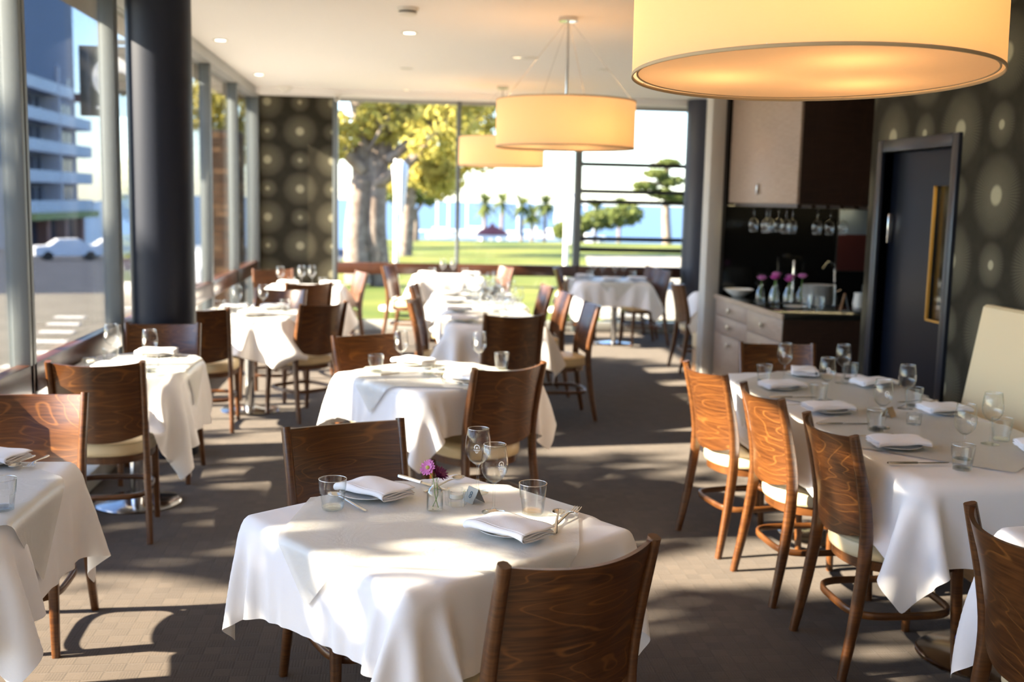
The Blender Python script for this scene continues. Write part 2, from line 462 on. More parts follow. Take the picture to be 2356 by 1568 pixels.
fl = box_obj('floor', (XW-0.25, Y0, -0.10), (5.0, YB+0.25, 0.0), CARPET, smooth=0); tag(fl, 'brown basket weave carpet of the dining room', kind='structure')
ce = MB().box((XW-0.05, Y0, ZC), (5.0, YB-0.35, ZC+0.1)).box((XW-0.05, YB-0.35, 2.83), (5.0, YB+0.2, ZC+0.1)).build('ceiling', WHITE_P, smooth=0)
tag(ce, 'white plaster ceiling with a shallow bulkhead at the far window', kind='structure')
tag(box_obj('wall_rear', (XW-0.1, Y0-0.12, 0), (XR+0.2, Y0, ZC), WHITE_P, smooth=0), kind='structure')
tag(box_obj('wall_back', (XW-0.1, YB, 0), (-0.78, YB+0.14, ZC), PAPER_X, smooth=0), 'dark wallpaper with pale sunburst circles beside the far window', kind='structure')
# right wall with the door opening and the service nook behind it
DY0, DY1, DZ = 5.50, 6.33, 1.985
wr = MB().box((XR, Y0, 0), (XR+0.15, DY0, ZC)).box((XR, DY1, 0), (XR+0.15, 6.52, ZC)).box((XR, DY0, DZ), (XR+0.15, DY1, ZC))
tag(wr.build('wall_right', PAPER_Y, smooth=0), 'dark wallpapered wall with pale sunburst circles around the navy door', kind='structure')
tag(box_obj('wall_nook_side', (XR+0.15, 6.40, 0), (4.9, 6.52, ZC), BLACKG, smooth=0), kind='structure')
tag(box_obj('wall_nook_end', (4.40, 6.52, 0), (4.52, 8.90, ZC), BLACKG, smooth=0), kind='structure')
pw = struct('wall_partition', 'grey edged partition closing the service nook')
MB().box((2.74, 8.90, 0), (4.52, 8.93, ZC)).build('panel', BLACKG, pw, smooth=0)
MB().box((2.615, 8.88, 0), (2.735, 9.06, ZC), bev=0.004).build('post', POSTG, pw)
MB().box((2.735, 8.885, 0), (2.765, 9.05, ZC)).build('shadow_gap', BLACK, pw, smooth=0)
MB().box((2.76, 8.93, 0), (4.52, 9.06, ZC)).build('backing', WHITE_P, pw, smooth=0)
tag(box_obj('wall_far_right', (4.85, 9.0, 0), (5.0, YB, ZC), WHITE_P, smooth=0), kind='structure')
tag(box_obj('wall_corridor', (XR+0.9, DY0-1.2, 0), (XR+1.0, 6.40, 1.76), simple('dark_corridor', (0.05, 0.045, 0.025), 0.6), smooth=0), kind='structure')
tag(box_obj('wall_corridor_top', (XR+0.9, DY0-1.2, 1.76), (XR+1.0, 6.40, ZC), simple('ochre_corridor', (0.75, 0.62, 0.05), 0.8), smooth=0), kind='structure')
tag(box_obj('ceiling_corridor', (XR+0.15, DY0-1.2, 2.5), (XR+0.9, 6.40, 2.55), WHITE_P, smooth=0), kind='structure')
tag(box_obj('wall_corridor_end', (XR+0.15, DY0-1.3, 0), (XR+1.0, DY0-1.2, ZC), WHITE_P, smooth=0), kind='structure')
cl = bpy.data.lights.new('corridor_light', 'POINT'); cl.energy = 25; cl.color = (1.0, 0.9, 0.7); cl.shadow_soft_size = 0.1
clo = bpy.data.objects.new('corridor_light', cl); COL.objects.link(clo); clo.location = (XR+0.5, DY0-0.6, 2.3)

# columns
c1 = struct('column_1', 'thick navy round column standing against the street windows')
MB().lathe([(0.193, 0), (0.193, ZC)], 48).build('shaft', NAVY, c1, smooth=60); c1.location = (-1.447, 6.90, 0)
c2 = struct('column_2', 'slate blue round column at the right end of the far window')
MB().lathe([(0.182, 0), (0.182, ZC)], 40).build('shaft', NAVY2, c2, smooth=60); c2.location = (3.69, 12.98, 0)

# street-side glazing
w1 = struct('window_1', 'tall aluminium framed street windows along the left')
ML = [-1.5, 0.15, 1.80, 3.45, 5.14, 6.79, 8.44, 10.09, 11.74]
for y in ML:
    mb = MB(); mb.box((XW-0.065, y-0.045, 0.0), (XW+0.028, y-0.008, ZC-0.1), bev=0.003).box((XW-0.065, y+0.008, 0.0), (XW+0.028, y+0.045, ZC-0.1), bev=0.003)
    mm = mb.build('mullion', ALU, w1)
    MB().box((XW-0.06, y-0.010, 0.0), (XW+0.018, y+0.010, ZC-0.1)).build('gasket', GASKET, mm, smooth=0)
MB().box((XW-0.10, YB-0.07, 0), (XW+0.045, YB-0.005, ZC-0.1), bev=0.003).build('corner_post', ALU, w1)
MB().box((XW-0.10, Y0, ZC-0.1), (XW+0.05, YB-0.005, ZC-0.002), bev=0.004).build('head_frame', ALU_L, w1)
MB().box((XW-0.10, Y0, 0.0), (XW+0.03, YB-0.005, 0.10), bev=0.004).build('sill', ALU_L, w1)
edges = [Y0]+ML+[YB-0.04]
for a, b in zip(edges, edges[1:]):
    MB().box((XW-0.048, a+0.03, 0.10), (XW-0.042, b-0.03, ZC-0.1)).build('pane', GLASS_WIN, w1, smooth=0)
for a, b in zip(edges, edges[1:]):
    MB().box((XW-0.035, a, RAIL0), (XW+0.028, b-0.004, RAIL1), bev=0.004).build('rail', W_RAIL, w1)

# far glazing over the park
w2 = struct('window_2', 'wide far windows looking out on the park')
MX = [0.755, 2.262]
YG = YB+0.03
MB().box((-0.775, YB-0.05, 0), (-0.715, YB+0.10, 2.84), bev=0.003).build('corner_post', ALU, w2)
for i, x in enumerate(MX):
    hw = 0.022 if i == 0 else 0.042
    MB().box((x-hw, YB-0.03, 0), (x+hw, YB+0.08, 2.84), bev=0.003).build('mullion', ALU, w2)
MB().box((3.95, YB-0.03, 0), (4.02, YB+0.08, 2.84), bev=0.003).build('mullion', ALU, w2)
MB().box((-0.72, YB-0.02, 0.0), (4.85, YB+0.09, 0.13), bev=0.004).build('sill', ALU_L, w2)
MB().box((-0.72, YB-0.02, 2.79), (4.85, YB+0.09, 2.83)).build('head_frame', ALU_L, w2, smooth=0)
xe = [-0.72]+MX+[3.98, 4.85]
for a, b in zip(xe, xe[1:]):
    MB().box((a+0.02, YG+0.002, 0.12), (b-0.02, YG+0.008, 2.80)).build('pane', GLASS_WIN, w2, smooth=0)
    MB().box((a+0.002, YB-0.055, RAIL0), (b-0.002, YB-0.005, RAIL1), bev=0.004).build('rail', W_RAIL, w2)
for zz in (2.115, 1.78, 1.65, 1.185, 1.05):
    MB().box((2.30, YB+0.012, zz-0.026), (3.95, YB+0.060, zz+0.026)).build('louvre_bar', GASKET, w2, smooth=0)

# door on the right
d1 = struct('door_1', 'navy painted door with a narrow glazed panel in the wallpapered wall')
fw = 0.07
MB().box((XR-0.022, DY0-fw, 0), (XR+0.15, DY0, DZ+fw), bev=0.006).build('door_frame', FRAMEP, d1)
MB().box((XR-0.022, DY1, 0), (XR+0.15, DY1+fw, DZ+fw), bev=0.006).build('door_frame', FRAMEP, d1)
MB().box((XR-0.022, DY0, DZ), (XR+0.15, DY1, DZ+fw), bev=0.006).build('door_frame', FRAMEP, d1)
lx0, lx1 = XR+0.055, XR+0.100
gy0, gy1, gz0, gz1 = 5.60, 5.80, 1.02, 1.78
MB().box((lx0, DY0, 0.01), (lx1, gy0, DZ)).box((lx0, gy1, 0.01), (lx1, DY1, DZ)).box((lx0, gy0, 0.01), (lx1, gy1, gz0)).box((lx0, gy0, gz1), (lx1, gy1, DZ)).build('door_leaf', DOORP, d1, smooth=0)
gb = simple('brass_bead', (0.5, 0.27, 0.06), 0.35, metal=0.8)
MB().box((lx0-0.004, gy1-0.012, gz0), (lx0+0.012, gy1, gz1)).box((lx0-0.004, gy0, gz0), (lx0+0.012, gy0+0.008, gz1)).box((lx0-0.004, gy0, gz0), (lx0+0.012, gy1, gz0+0.012)).build('glazing_bead', gb, d1, smooth=0)
MB().box((lx0+0.02, gy0, gz0), (lx0+0.026, gy1, gz1)).build('pane', GLASS_WIN, d1, smooth=0)
MB().box((XR+0.02, DY1-0.06, 1.44), (XR+0.052, DY1-0.035, 1.62), bev=0.005).build('hinge', CHROME, d1)
MB().box((XR+0.040, DY0+0.022, 0.72), (XR+0.0545, DY0+0.055, 1.0), bev=0.003).build('push_plate', CHROME, d1)

# eaves over the street windows
tag(MB().box((-2.05, Y0, 2.80), (XW-0.11, YB+0.3, 3.1)).build('roof_eaves', simple('eaves_board', (0.22, 0.19, 0.15), 0.8), smooth=0), kind='structure')
tag(MB().box((XW-0.1, Y0-0.2, 3.0), (5.2, YB+0.4, 3.2)).build('roof', WHITE_P, smooth=0), kind='structure')
pier = struct('wall_brick_pier', 'brown brick pier outside the last street window')
MB().box((-2.292, 13.558, -1.3), (-1.958, 14.29, 2.42)).build('mortar_core', simple('mortar', (0.10, 0.085, 0.07), 0.9), pier, smooth=0)
bcol = [simple('brick_%s' % n, c, 0.85) for n, c in (('brown', (0.13, 0.066, 0.034)), ('tan', (0.19, 0.105, 0.055)), ('dark', (0.085, 0.045, 0.026)))]
bme = {}
rb = random.Random(2)
for r_ in range(43):
    z_ = -1.3+r_*0.086; o_ = 0.09 if r_ % 2 else 0.0
    for face, c0, c1 in (('y', -2.30, -1.95), ('x', 13.55, 14.30)):
        c = c0-o_
        while c < c1-0.02:
            a_, b_ = max(c, c0), min(c+0.17, c1)
            if b_-a_ > 0.02:
                key = (face, round(b_-a_, 3), rb.randrange(3))
                if key not in bme:
                    w_ = b_-a_
                    bme[key] = (MB().box((0, 0, 0), (w_, 0.06, 0.076)) if face == 'y' else MB().box((-0.06, 0, 0), (0, w_, 0.076))).mesh('brick', bcol[key[2]], 0)
                obj('brick', bme[key], pier, (a_, 13.55, z_) if face == 'y' else (-1.95, a_, z_))
            c += 0.18

# ------------------------------------------------------------------ chairs
def post_yz(z):
    zs = [0.0, 0.15, 0.30, 0.45, 0.60, 0.75, 0.875]; ys = [-0.262, -0.236, -0.212, -0.195, -0.204, -0.231, -0.266]
    return float(np.interp(z, zs, ys))
def make_chair(label, loc, rotz):
    t = thing('dining_chair', label, 'chair', loc, rotz)
    # rear legs run up into the back posts
    for s in (-1, 1):
        pts = catmull([(s*0.222, -0.262, 0), (s*0.212, -0.222, 0.22), (s*0.203, -0.195, 0.45), (s*0.203, -0.206, 0.62), (s*0.207, -0.266, 0.875)], 16)
        def pr(u): w = 0.027+0.003*math.sin(PI*min(1, u*1.6)); d = 0.030+0.016*math.sin(PI*min(1.0, u*0.95)); return rrect(w, d, 0.5)
        MB().sweep(pts, lambda u: [(b, a) for a, b in pr(u)][::-1], up=(1, 0, 0)).build('leg', W_LEG, t, smooth=50)
    for s in (-1, 1):
        pts = [(s*(0.178+0.006*(1-k)), 0.165+0.02*(1-k), 0.40*k) for k in (0, 0.25, 0.5, 0.75, 1.0)]
        MB().sweep(pts, lambda u: rrect(0.026+0.012*u, 0.026+0.012*u, 0.35), up=(0, 1, 0)).build('leg', W_LEG, t, smooth=50)
    # curved plywood back
    nu, nv = 17, 9; F = np.zeros((nv, nu, 3)); B = np.zeros((nv, nu, 3))
    for j in range(nv):
        for i in range(nu):
            u = -1+2*i/(nu-1); v = j/(nv-1)
            zb = 0.515-0.034*(1-u*u); zt = 0.868-0.010*(1-u*u)
            z = zb+(zt-zb)*v; y = post_yz(z)-0.062*(1-u*u)*(0.7+0.3*v)
            x = u*(0.190+0.005*v)
            F[j, i] = (x, y+0.007, z); B[j, i] = (x, y-0.007, z)
    mb = MB(); n = nu*nv
    mb.grid(F); mb.grid(B[:, ::-1])
    rim = [(0, i) for i in range(nu)]+[(j, nu-1) for j in range(1, nv)]+[(nv-1, i) for i in range(nu-2, -1, -1)]+[(j, 0) for j in range(nv-2, 0, -1)]
    a = [j*nu+i for j, i in rim]; b = [n+j*nu+(nu-1-i) for j, i in rim]
    mb.f += [(a[k-1], b[k-1], b[k], a[k]) for k in range(len(a))]
    mb.build('backrest', W_CHAIR, t, smooth=50)
    # upholstered seat with a bowed rear edge
    def outline(k):
        pts = []
        for i in range(40):
            a = 2*PI*i/40; c, s = math.cos(a), math.sin(a)
            e = 2/3.6 if s > 0 else 2/2.6
            x = 0.215*math.copysign(abs(c)**e, c); y = 0.215*math.copysign(abs(s)**e, s)
            if y < 0: x *= 1-0.13*(-y/0.215)
            pts.append((x*k, y*k))
        return pts
    rings = [(0.94, 0.408), (0.985, 0.413), (1.0, 0.428), (1.0, 0.452), (0.985, 0.466), (0.94, 0.476), (0.8, 0.482), (0.5, 0.486), (0.2, 0.488)]
    mb = MB(); vs = []; fs = []
    for k, z in rings: vs += [(x, y, z) for x, y in outline(k)]
    for r in range(len(rings)-1):
        for i in range(40): fs.append((r*40+i, r*40+(i+1) % 40, (r+1)*40+(i+1) % 40, (r+1)*40+i))
    fs.append(tuple(range(39, -1, -1))); L = (len(rings)-1)*40; fs.append(tuple(L+i for i in range(40)))
    st = mb.add(vs, fs).build('seat', CREAM, t, smooth=70)
    MB().sweep([(x, y, 0.4665) for x, y in outline(0.990)], lambda u: circ(0.0028, 6), closed=True).build('piping', PIPING, st, smooth=60)
    mb = MB(); o = outline(0.93); mb.add([(x, y, 0.372) for x, y in o]+[(x, y, 0.41) for x, y in o],
        [(i, (i+1) % 40, 40+(i+1) % 40, 40+i) for i in range(40)]+[tuple(range(39, -1, -1)), tuple(range(40, 80))])
    mb.build('seat_frame', W_LEG, t, smooth=40)
    ring = []
    for i in range(36):
        a = 2*PI*i/36; c, s = math.cos(a), math.sin(a); e = 2/4.0
        ring.append((0.188*math.copysign(abs(c)**e, c), 0.195*math.copysign(abs(s)**e, s)-0.012, 0.215))
    MB().sweep(ring, lambda u: rrect(0.016, 0.026, 0.4), closed=True).build('stretcher', W_LEG, t, smooth=50)
    return t

# (x, y of the top of the back, facing direction in degrees, label)
CH = [
 (0.42, 2.295, 116, 'dark chair with its back to us at the near right side of the front table'),
 (-0.172, 3.676, -68, 'brown chair facing us behind the front table, its grain swirling'),
 (0.54, 4.995, 122, 'dark chair seen from behind at the second table of the centre aisle'),
 (-0.165, 6.13, -60, 'brown chair facing us at the far left corner of the second centre table'),
 (0.812, 7.28, 100, 'dark chair with its back to us at the near end of the long centre table'),
 (1.50, 8.10, 184, 'side-on dark chair nearest the aisle on the right of the long centre table'),
 (1.45, 9.10, 184, 'middle one of three side-on chairs on the right of the long centre table'),
 (1.39, 9.82, 184, 'farthest of three side-on chairs on the right of the long centre table'),
 (0.17, 9.70, -6, 'dark far chair on the left side of the long centre table'),
 (0.145, 8.20, -8, 'orange lit near chair on the left side of the long centre table'),
 (-0.09, 12.47, -18, 'sunlit orange chair to the left of the small table at the far window'),
 (1.29, 12.49, 196, 'sunlit orange chair to the right of the small table at the far window'),
 (1.92, 12.60, -14, 'sunlit orange chair left of the table below the barred window'),
 (3.13, 12.36, 190, 'nearer greyish chair right of the table below the barred window'),
 (3.16, 13.00, 188, 'farther chair tucked behind another, right of the table below the barred window'),
 (2.77, 10.36, 0, 'side-on chair facing the small table beyond the grey partition post'),
 (-0.355, 11.25, 196, 'chair with a blazing sunlit back beside the far left table'),
 (-1.29, 11.52, -72, 'orange chair facing us against the sunburst wallpaper'),
 (-0.777, 9.79, 112, 'dark chair seen from behind in front of the far left table'),
 (-0.527, 7.93, 132, 'dark chair angled at the right of the table behind the navy column'),
 (-1.345, 7.48, 88, 'black looking chair just right of the navy column'),
 (-1.385, 6.56, -86, 'chair facing us right in front of the navy column'),
 (-1.367, 5.04, 93, 'dark chair with its back to us at the window table near the column'),
 (-1.40, 4.225, -87, 'sunlit chair facing us behind the nearest window table'),
 (1.478, 4.95, 10, 'farthest of three chairs in a row along the long right table'),
 (1.548, 4.34, 3, 'middle one of three chairs in a row along the long right table'),
 (1.565, 3.66, 1, 'nearest of three chairs in a row along the long right table'),
 (2.168, 5.875, -96, 'chair facing us at the far end of the long right table'),
 (1.52, 2.43, -4, 'cropped chair in the bottom right corner of the picture'),
 (-0.95, 9.06, -104, 'pale brown chair half hidden by napkins behind the column table'),
]
chair0 = None; CHAIRS = []
for x, y, deg, lab in CH:
    a = math.radians(deg); cx, cy = x+0.262*math.cos(a), y+0.262*math.sin(a)
    CHAIRS.append((cx, cy, a))
    if chair0 is None: chair0 = make_chair(lab, (cx, cy, 0), a-PI/2); chair0['group'] = 'wooden dining chairs'
    else: dup(chair0, lab, (cx, cy, 0), a-PI/2, 'wooden dining chairs')

# ------------------------------------------------------------------ tables and draped cloths
ZT = 0.745
def drape(w, l, step, a, b, z0, rot=0.0, off=(0, 0), seats=(), steps=100, iters=12, seed=1, bend=0.035, eps=0.004, walls=()):
    """position based cloth falling over a box top (half sizes a, b); returns the grid of points"""
    r = np.random.default_rng(seed)
    nx = int(round(w/step))+1; ny = int(round(l/step))+1
    X, Y = np.meshgrid(np.linspace(-w/2, w/2, nx), np.linspace(-l/2, l/2, ny))
    c, s = math.cos(rot), math.sin(rot)
    P = np.stack([X*c-Y*s+off[0], X*s+Y*c+off[1], np.full_like(X, z0+eps)], -1)
    P[..., 2] += r.normal(0, 0.0006, X.shape)
    # start the overhang already tipped downwards so that it settles quickly
    ox = np.maximum(np.abs(P[..., 0])-a, 0); oy = np.maximum(np.abs(P[..., 1])-b, 0)
    P[..., 2] -= 0.35*np.hypot(ox, oy)
    V = np.zeros_like(P); dx = w/(nx-1); dy = l/(ny-1); dd = math.hypot(dx, dy); dt = 1/60
    def con(A, B, rest, k):
        d = B-A; L = np.sqrt((d*d).sum(-1, keepdims=True))+1e-9
        q = d*(k*0.5*(L-rest)/L); A += q; B -= q
    def relax():
        for st in (0, 1):
            e = (P.shape[1]-st)//2*2
            con(P[:, st:st+e:2], P[:, st+1:st+e:2], dx, 1.0)
            e = (P.shape[0]-st)//2*2
            con(P[st:st+e:2], P[st+1:st+e:2], dy, 1.0)
        for st in (0, 1):
            e = (P.shape[0]-st)//2*2
            con(P[st:st+e:2, :-1], P[st+1:st+e:2, 1:], dd, 0.75)
            con(P[st:st+e:2, 1:], P[st+1:st+e:2, :-1], dd, 0.75)
        for st in range(4):
            m = (P.shape[1]-st)//4*4
            if m >= 4:
                con(P[:, st:st+m:4], P[:, st+2:st+m:4], 2*dx, bend)
            m = (P.shape[0]-st)//4*4
            if m >= 4:
                con(P[st:st+m:4], P[st+2:st+m:4], 2*dy, bend)
    pin = (np.abs(P[..., 0]) < a-0.35*step) & (np.abs(P[..., 1]) < b-0.35*step)
    P0 = P.copy(); P0[..., 2] = np.where(pin, z0+eps, P0[..., 2])
    top = z0+eps
    def boxout():
        P[pin] = P0[pin]
        ax = a+eps-np.abs(P[..., 0]); ay = b+eps-np.abs(P[..., 1]); az = top-P[..., 2]
        ins = (ax > 0) & (ay > 0) & (az > 0) & ~pin
        up = ins & (az <= 0.015)
        P[..., 2][up] = top
        sx = ins & ~up & (ax <= ay); sy = ins & ~up & (ax > ay)
        P[..., 0][sx] += np.sign(P[..., 0][sx])*ax[sx]; P[..., 1][sy] += np.sign(P[..., 1][sy])*ay[sy]
    def collide():
        boxout()
        for (cx, cy, ca) in seats:
            ux = (P[..., 0]-cx)*math.cos(ca)+(P[..., 1]-cy)*math.sin(ca); uy = -(P[..., 0]-cx)*math.sin(ca)+(P[..., 1]-cy)*math.cos(ca)
            k = (np.abs(ux) < 0.225) & (np.abs(uy) < 0.225) & (P[..., 2] < 0.499) & (P[..., 2] > 0.36)
            P[..., 2][k] = 0.499
        for wx in walls:
            k = P[..., 0] < wx
            P[..., 0][k] = wx
        np.maximum(P[..., 2], 0.02, out=P[..., 2])
    for it in range(steps):
        Q = P.copy()
        V[..., 2] -= 9.8*dt; P += V*dt
        for n_ in range(iters):
            relax()
            if n_ % 3 == 2: boxout()
        collide(); V = (P-Q)/dt*0.96; V[pin] = 0
        sp = np.sqrt((V*V).sum(-1, keepdims=True)); V *= np.minimum(1.0, 2.5/(sp+1e-6))
    return P

def local_seats(c, ang, reach=1.6):
    out = []
    for x, y, a in CHAIRS:
        dx, dy = x-c[0], y-c[1]
        if math.hypot(dx, dy) < reach:
            out.append((dx*math.cos(ang)+dy*math.sin(ang), -dx*math.sin(ang)+dy*math.cos(ang), a-ang-PI/2))
    return out

TABLES = {}
W_TOP = simple('table_top_board', (0.25, 0.15, 0.08), 0.5)
def make_table(label, c, ang, a, b, legs=((0, 0),), ins=0.035, pr=0.222):
    t = thing('pedestal_table', label, 'table', (c[0], c[1], 0), ang, 'pedestal tables under white cloths')
    MB().box((-a+ins, -b+ins, ZT-0.034), (a-ins, b-ins, ZT-0.008), bev=0.004).build('table_top', W_TOP, t)
    for lx, ly in legs:
        q = MB().lathe([(0, 0), (pr, 0), (pr+0.003, 0.006), (pr-0.007, 0.012), (0.10, 0.02), (0.05, 0.03), (0, 0.031)], 40, Matrix.Translation((lx, ly, 0))).build('base_plate', CHROME, t, smooth=40)
        MB().lathe([(0.036, 0.02), (0.036, ZT-0.04)], 20, Matrix.Translation((lx, ly, 0))).build('column', CHROME, t, smooth=60)
        MB().box((lx-min(0.2, a*0.7), ly-0.03, ZT-0.053), (lx+min(0.2, a*0.7), ly+0.03, ZT-0.034)).build('spider', CHROME, t, smooth=0)
def dress(key, name, c, deg, a, b, over, label_t, label_c, label_p, step=0.034, legs=((0, 0),), rot=0.0, off=(0, 0), topper=0.0, trot=PI/4, toff=(0, 0), seed=1, wall=None, tw=None):
    ang = math.radians(deg); TABLES[key] = (c, ang)
    make_table(label_t, c, ang, a, b, legs, max(0.035, step*1.8), 0.222 if key in ('TL2', 'TL3', 'TR', 'T5') else 0.15)
    seats = local_seats(c, ang)
    walls = () if wall is None else (wall-c[0],)
    P = drape(2*(a+over), 2*(b+over), step, a, b, ZT, math.radians(rot), off, seats, seed=seed, walls=walls)
    o = MB().grid(P).build('tablecloth', LINEN, None, (c[0], c[1], 0), ang, smooth=180, fix=False)
    sub = o.modifiers.new('smooth', 'SUBSURF'); sub.levels = 1; sub.render_levels = 1
    tag(o, label_c, 'tablecloth', 'white tablecloths')
    if key == 'TR0':
        mb = MB(); A, B, C, D = P[-4, 3], P[-4, 5], P[-2, 5], P[-2, 3]
        nrm = np.cross(B-A, D-A); nrm /= np.linalg.norm(nrm)
        def bl(u, v): return A*(1-u)*(1-v)+B*u*(1-v)+C*u*v+D*(1-u)*v
        for sgn in (-1, 1):
            for k in range(5):
                mb.grid(np.array([[bl(u, v)+nrm*sgn*0.004 for u in (0.15, 0.5, 0.85)] for v in (0.1+0.17*k, 0.18+0.17*k)]))
        st = mb.build('laundry_stamp', simple('blue_stamp_ink', (0.05, 0.08, 0.42), 0.7), o, smooth=0, fix=False); st['label'] = 'small blue laundry stamp'
    if topper:
        tl = topper if isinstance(topper, (list, tuple)) else [(topper, toff)]
        for k, (sz, to) in enumerate(tl):
            P2 = drape(sz, sz, min(step, 0.03), a+0.009, b+0.009, ZT+0.0065+0.002*k, trot, to, (), seed=seed+50+k, bend=0.6, steps=110, eps=0.004, walls=walls)
            q = MB().grid(P2).build('paper_topper', PAPER, None, (c[0], c[1], 0), ang, smooth=180, fix=False)
            sub = q.modifiers.new('smooth', 'SUBSURF'); sub.levels = 1; sub.render_levels = 1
            lp = label_p if isinstance(label_p, str) else label_p[k]
            tag(q, lp, 'table topper', 'paper toppers on the tables')

dress('T1', 't', (0.118, 2.925), 36, 0.405, 0.405, 0.215, 'pedestal table hidden under the cloth of the front table', 'white cloth on the sharp front table in the centre', 'thin paper topper on the front table with the purple flower',
      step=0.021, rot=3, topper=0.80, seed=3)
dress('T2', 't', (0.215, 5.46), 36, 0.40, 0.40, 0.215, 'pedestal table under the cloth of the second centre table', 'white cloth on the second centre table behind the flower', 'paper topper on the second centre table', step=0.027, rot=-4, topper=0.80, seed=5, legs=((-0.10, 0.10),))
dress('T3', 't', (0.735, 9.12), 0, 0.38, 1.55, 0.26, 'row of joined pedestal tables under the long centre cloth', 'long white cloth on the long centre table crowded with glasses', ['nearest paper topper on the long centre table', 'middle paper topper on the long centre table', 'farthest paper topper on the long centre table'], step=0.05,
      legs=((0, -1.1), (0, 0), (0, 1.1)), topper=[(0.8, (0, -1.05)), (0.8, (0, 0)), (0.8, (0, 1.05))], seed=7)
dress('T4', 't', (0.61, 12.62), 0, 0.41, 0.41, 0.27, 'pedestal table under the sunlit cloth at the far window', 'brightly sunlit white cloth at the far window', '', step=0.045, seed=9)
dress('T5', 't', (2.47, 12.35), 2, 0.44, 0.42, 0.27, 'pedestal table with its steel post showing below the barred window', 'white cloth with a diagonal fold below the barred window', 'paper topper on the table below the barred window', step=0.045, topper=0.9, seed=11, legs=((0.08, -0.03),))
dress('T6', 't', (3.42, 10.55), 0, 0.38, 0.36, 0.27, 'pedestal table mostly hidden by the grey partition post', 'white cloth peeping out beyond the grey partition post', '', step=0.05, seed=12)
dress('TR', 't', (2.15, 4.46), 0, 0.425, 1.14, 0.27, 'two joined pedestal tables under the long right cloth', 'long white cloth along the cream bench on the right', ['nearest paper topper on the long right table', 'farther paper topper on the long right table'], step=0.03,
      legs=((0.02, -0.86), (0.02, 0.62)), rot=0, topper=[(0.86, (-0.02, -0.45)), (0.86, (-0.02, 0.58))], seed=13)
dress('TR0', 't', (2.12, 2.44), 0, 0.40, 0.43, 0.29, 'pedestal table in the bottom right corner', 'white cloth with a blue laundry stamp in the bottom right corner', '', step=0.03, rot=4, seed=15)
dress('TL1', 't', (-1.355, 3.29), 0, 0.315, 0.39, 0.25, 'pedestal table under the cloth at the nearest window seat', 'white cloth on the nearest window table at the left edge', 'paper topper drooping over the nearest window table', step=0.027, off=(0.02, 0), topper=0.80, toff=(0, -0.12), seed=17, wall=-1.665)
dress('TL2', 't', (-1.365, 5.76), 0, 0.30, 0.40, 0.29, 'pedestal table with a round steel foot in front of the navy column', 'white cloth on the window table in front of the navy column', 'paper topper on the window table in front of the navy column', step=0.03, off=(0.04, 0), topper=0.74, toff=(0.02, -0.03), seed=19, wall=-1.665)
dress('TL3', 't', (-1.11, 8.30), -14, 0.40, 0.40, 0.28, 'pedestal table standing right behind the navy column', 'white cloth on the table right behind the navy column', 'paper topper on the table right behind the navy column', step=0.04, topper=0.86, seed=21)
dress('TL4', 't', (-0.90, 10.80), 0, 0.40, 0.40, 0.28, 'pedestal table near the sunburst wallpaper', 'white cloth on the far left table near the wallpaper', '', step=0.045, seed=23)

# ------------------------------------------------------------------ tableware
ZP = 0.757                                     # working height of a dressed table top
def make_wine(name='wine_glass'):
    t = thing(name, 'x', 'wine glass')
    prof = [(0.0, 0.0), (0.034, 0.0), (0.0345, 0.0015), (0.02, 0.0045), (0.008, 0.008), (0.0040, 0.016), (0.0036, 0.05), (0.0040, 0.082), (0.008, 0.090)]
    MB().lathe(prof, 28).build('stem', GLASS_THICK, t, smooth=60)
    outer = [(0.003, 0.0865), (0.014, 0.092), (0.026, 0.102), (0.0355, 0.117), (0.0398, 0.134), (0.0392, 0.152), (0.0365, 0.174), (0.0325, 0.200)]
    inner = [(r-0.0012, z+0.0006) for r, z in outer[1:]][::-1]
    inner[0] = (outer[-1][0]-0.0012, 0.200)
    MB().lathe(outer+[(0.0319, 0.2008)]+inner+[(0, 0.0945)], 32).build('bowl', GLASS, t, smooth=60)
    MB().sweep([(0.0321*math.cos(a), 0.0321*math.sin(a), 0.2003) for a in np.linspace(0, 2*PI, 33)[:-1]], lambda u: circ(0.0009, 6), closed=True).build('rim', GLASS_RIM, t, smooth=60)
    return t
def make_tumbler():
    t = thing('tumbler', 'x', 'tumbler')
    N = 9
    def mod(a, i):                                # nine flat flutes on the lower half
        if 1 <= i <= 5:
            q = (a % (2*PI/N))-PI/N
            return 0.985*math.cos(PI/N)/math.cos(q)+0.015
        return 1.0
    def zmod(a, i): return 0.0045*abs(math.cos(a*N/2)) if i == 5 else (0.003*abs(math.cos(a*N/2)) if i == 6 else 0.0)
    outer = [(0.0, 0.0), (0.0305, 0.0005), (0.032, 0.003), (0.0345, 0.026), (0.0362, 0.040), (0.0368, 0.046), (0.0372, 0.0475), (0.0388, 0.066), (0.0405, 0.0885)]
    MB().lathe(outer, 54, None, mod, zmod).build('body', GLASS_THICK, t, smooth=14)
    MB().lathe([(0.0, 0.0035), (0.029, 0.004), (0.0295, 0.0085), (0.0, 0.0095)], 36).build('thick_foot', GLASS_THICK, t, smooth=30)
    inner = [(0.0392, 0.0885), (0.0375, 0.066), (0.0348, 0.050), (0.0310, 0.026), (0.0285, 0.012), (0, 0.0105)]
    MB().lathe(inner, 36).build('lining', GLASS, t, smooth=50)
    MB().sweep([(0.0399*math.cos(a), 0.0399*math.sin(a), 0.0887) for a in np.linspace(0, 2*PI, 33)[:-1]], lambda u: circ(0.0010, 6), closed=True).build('rim', GLASS_RIM, t, smooth=60)
    return t
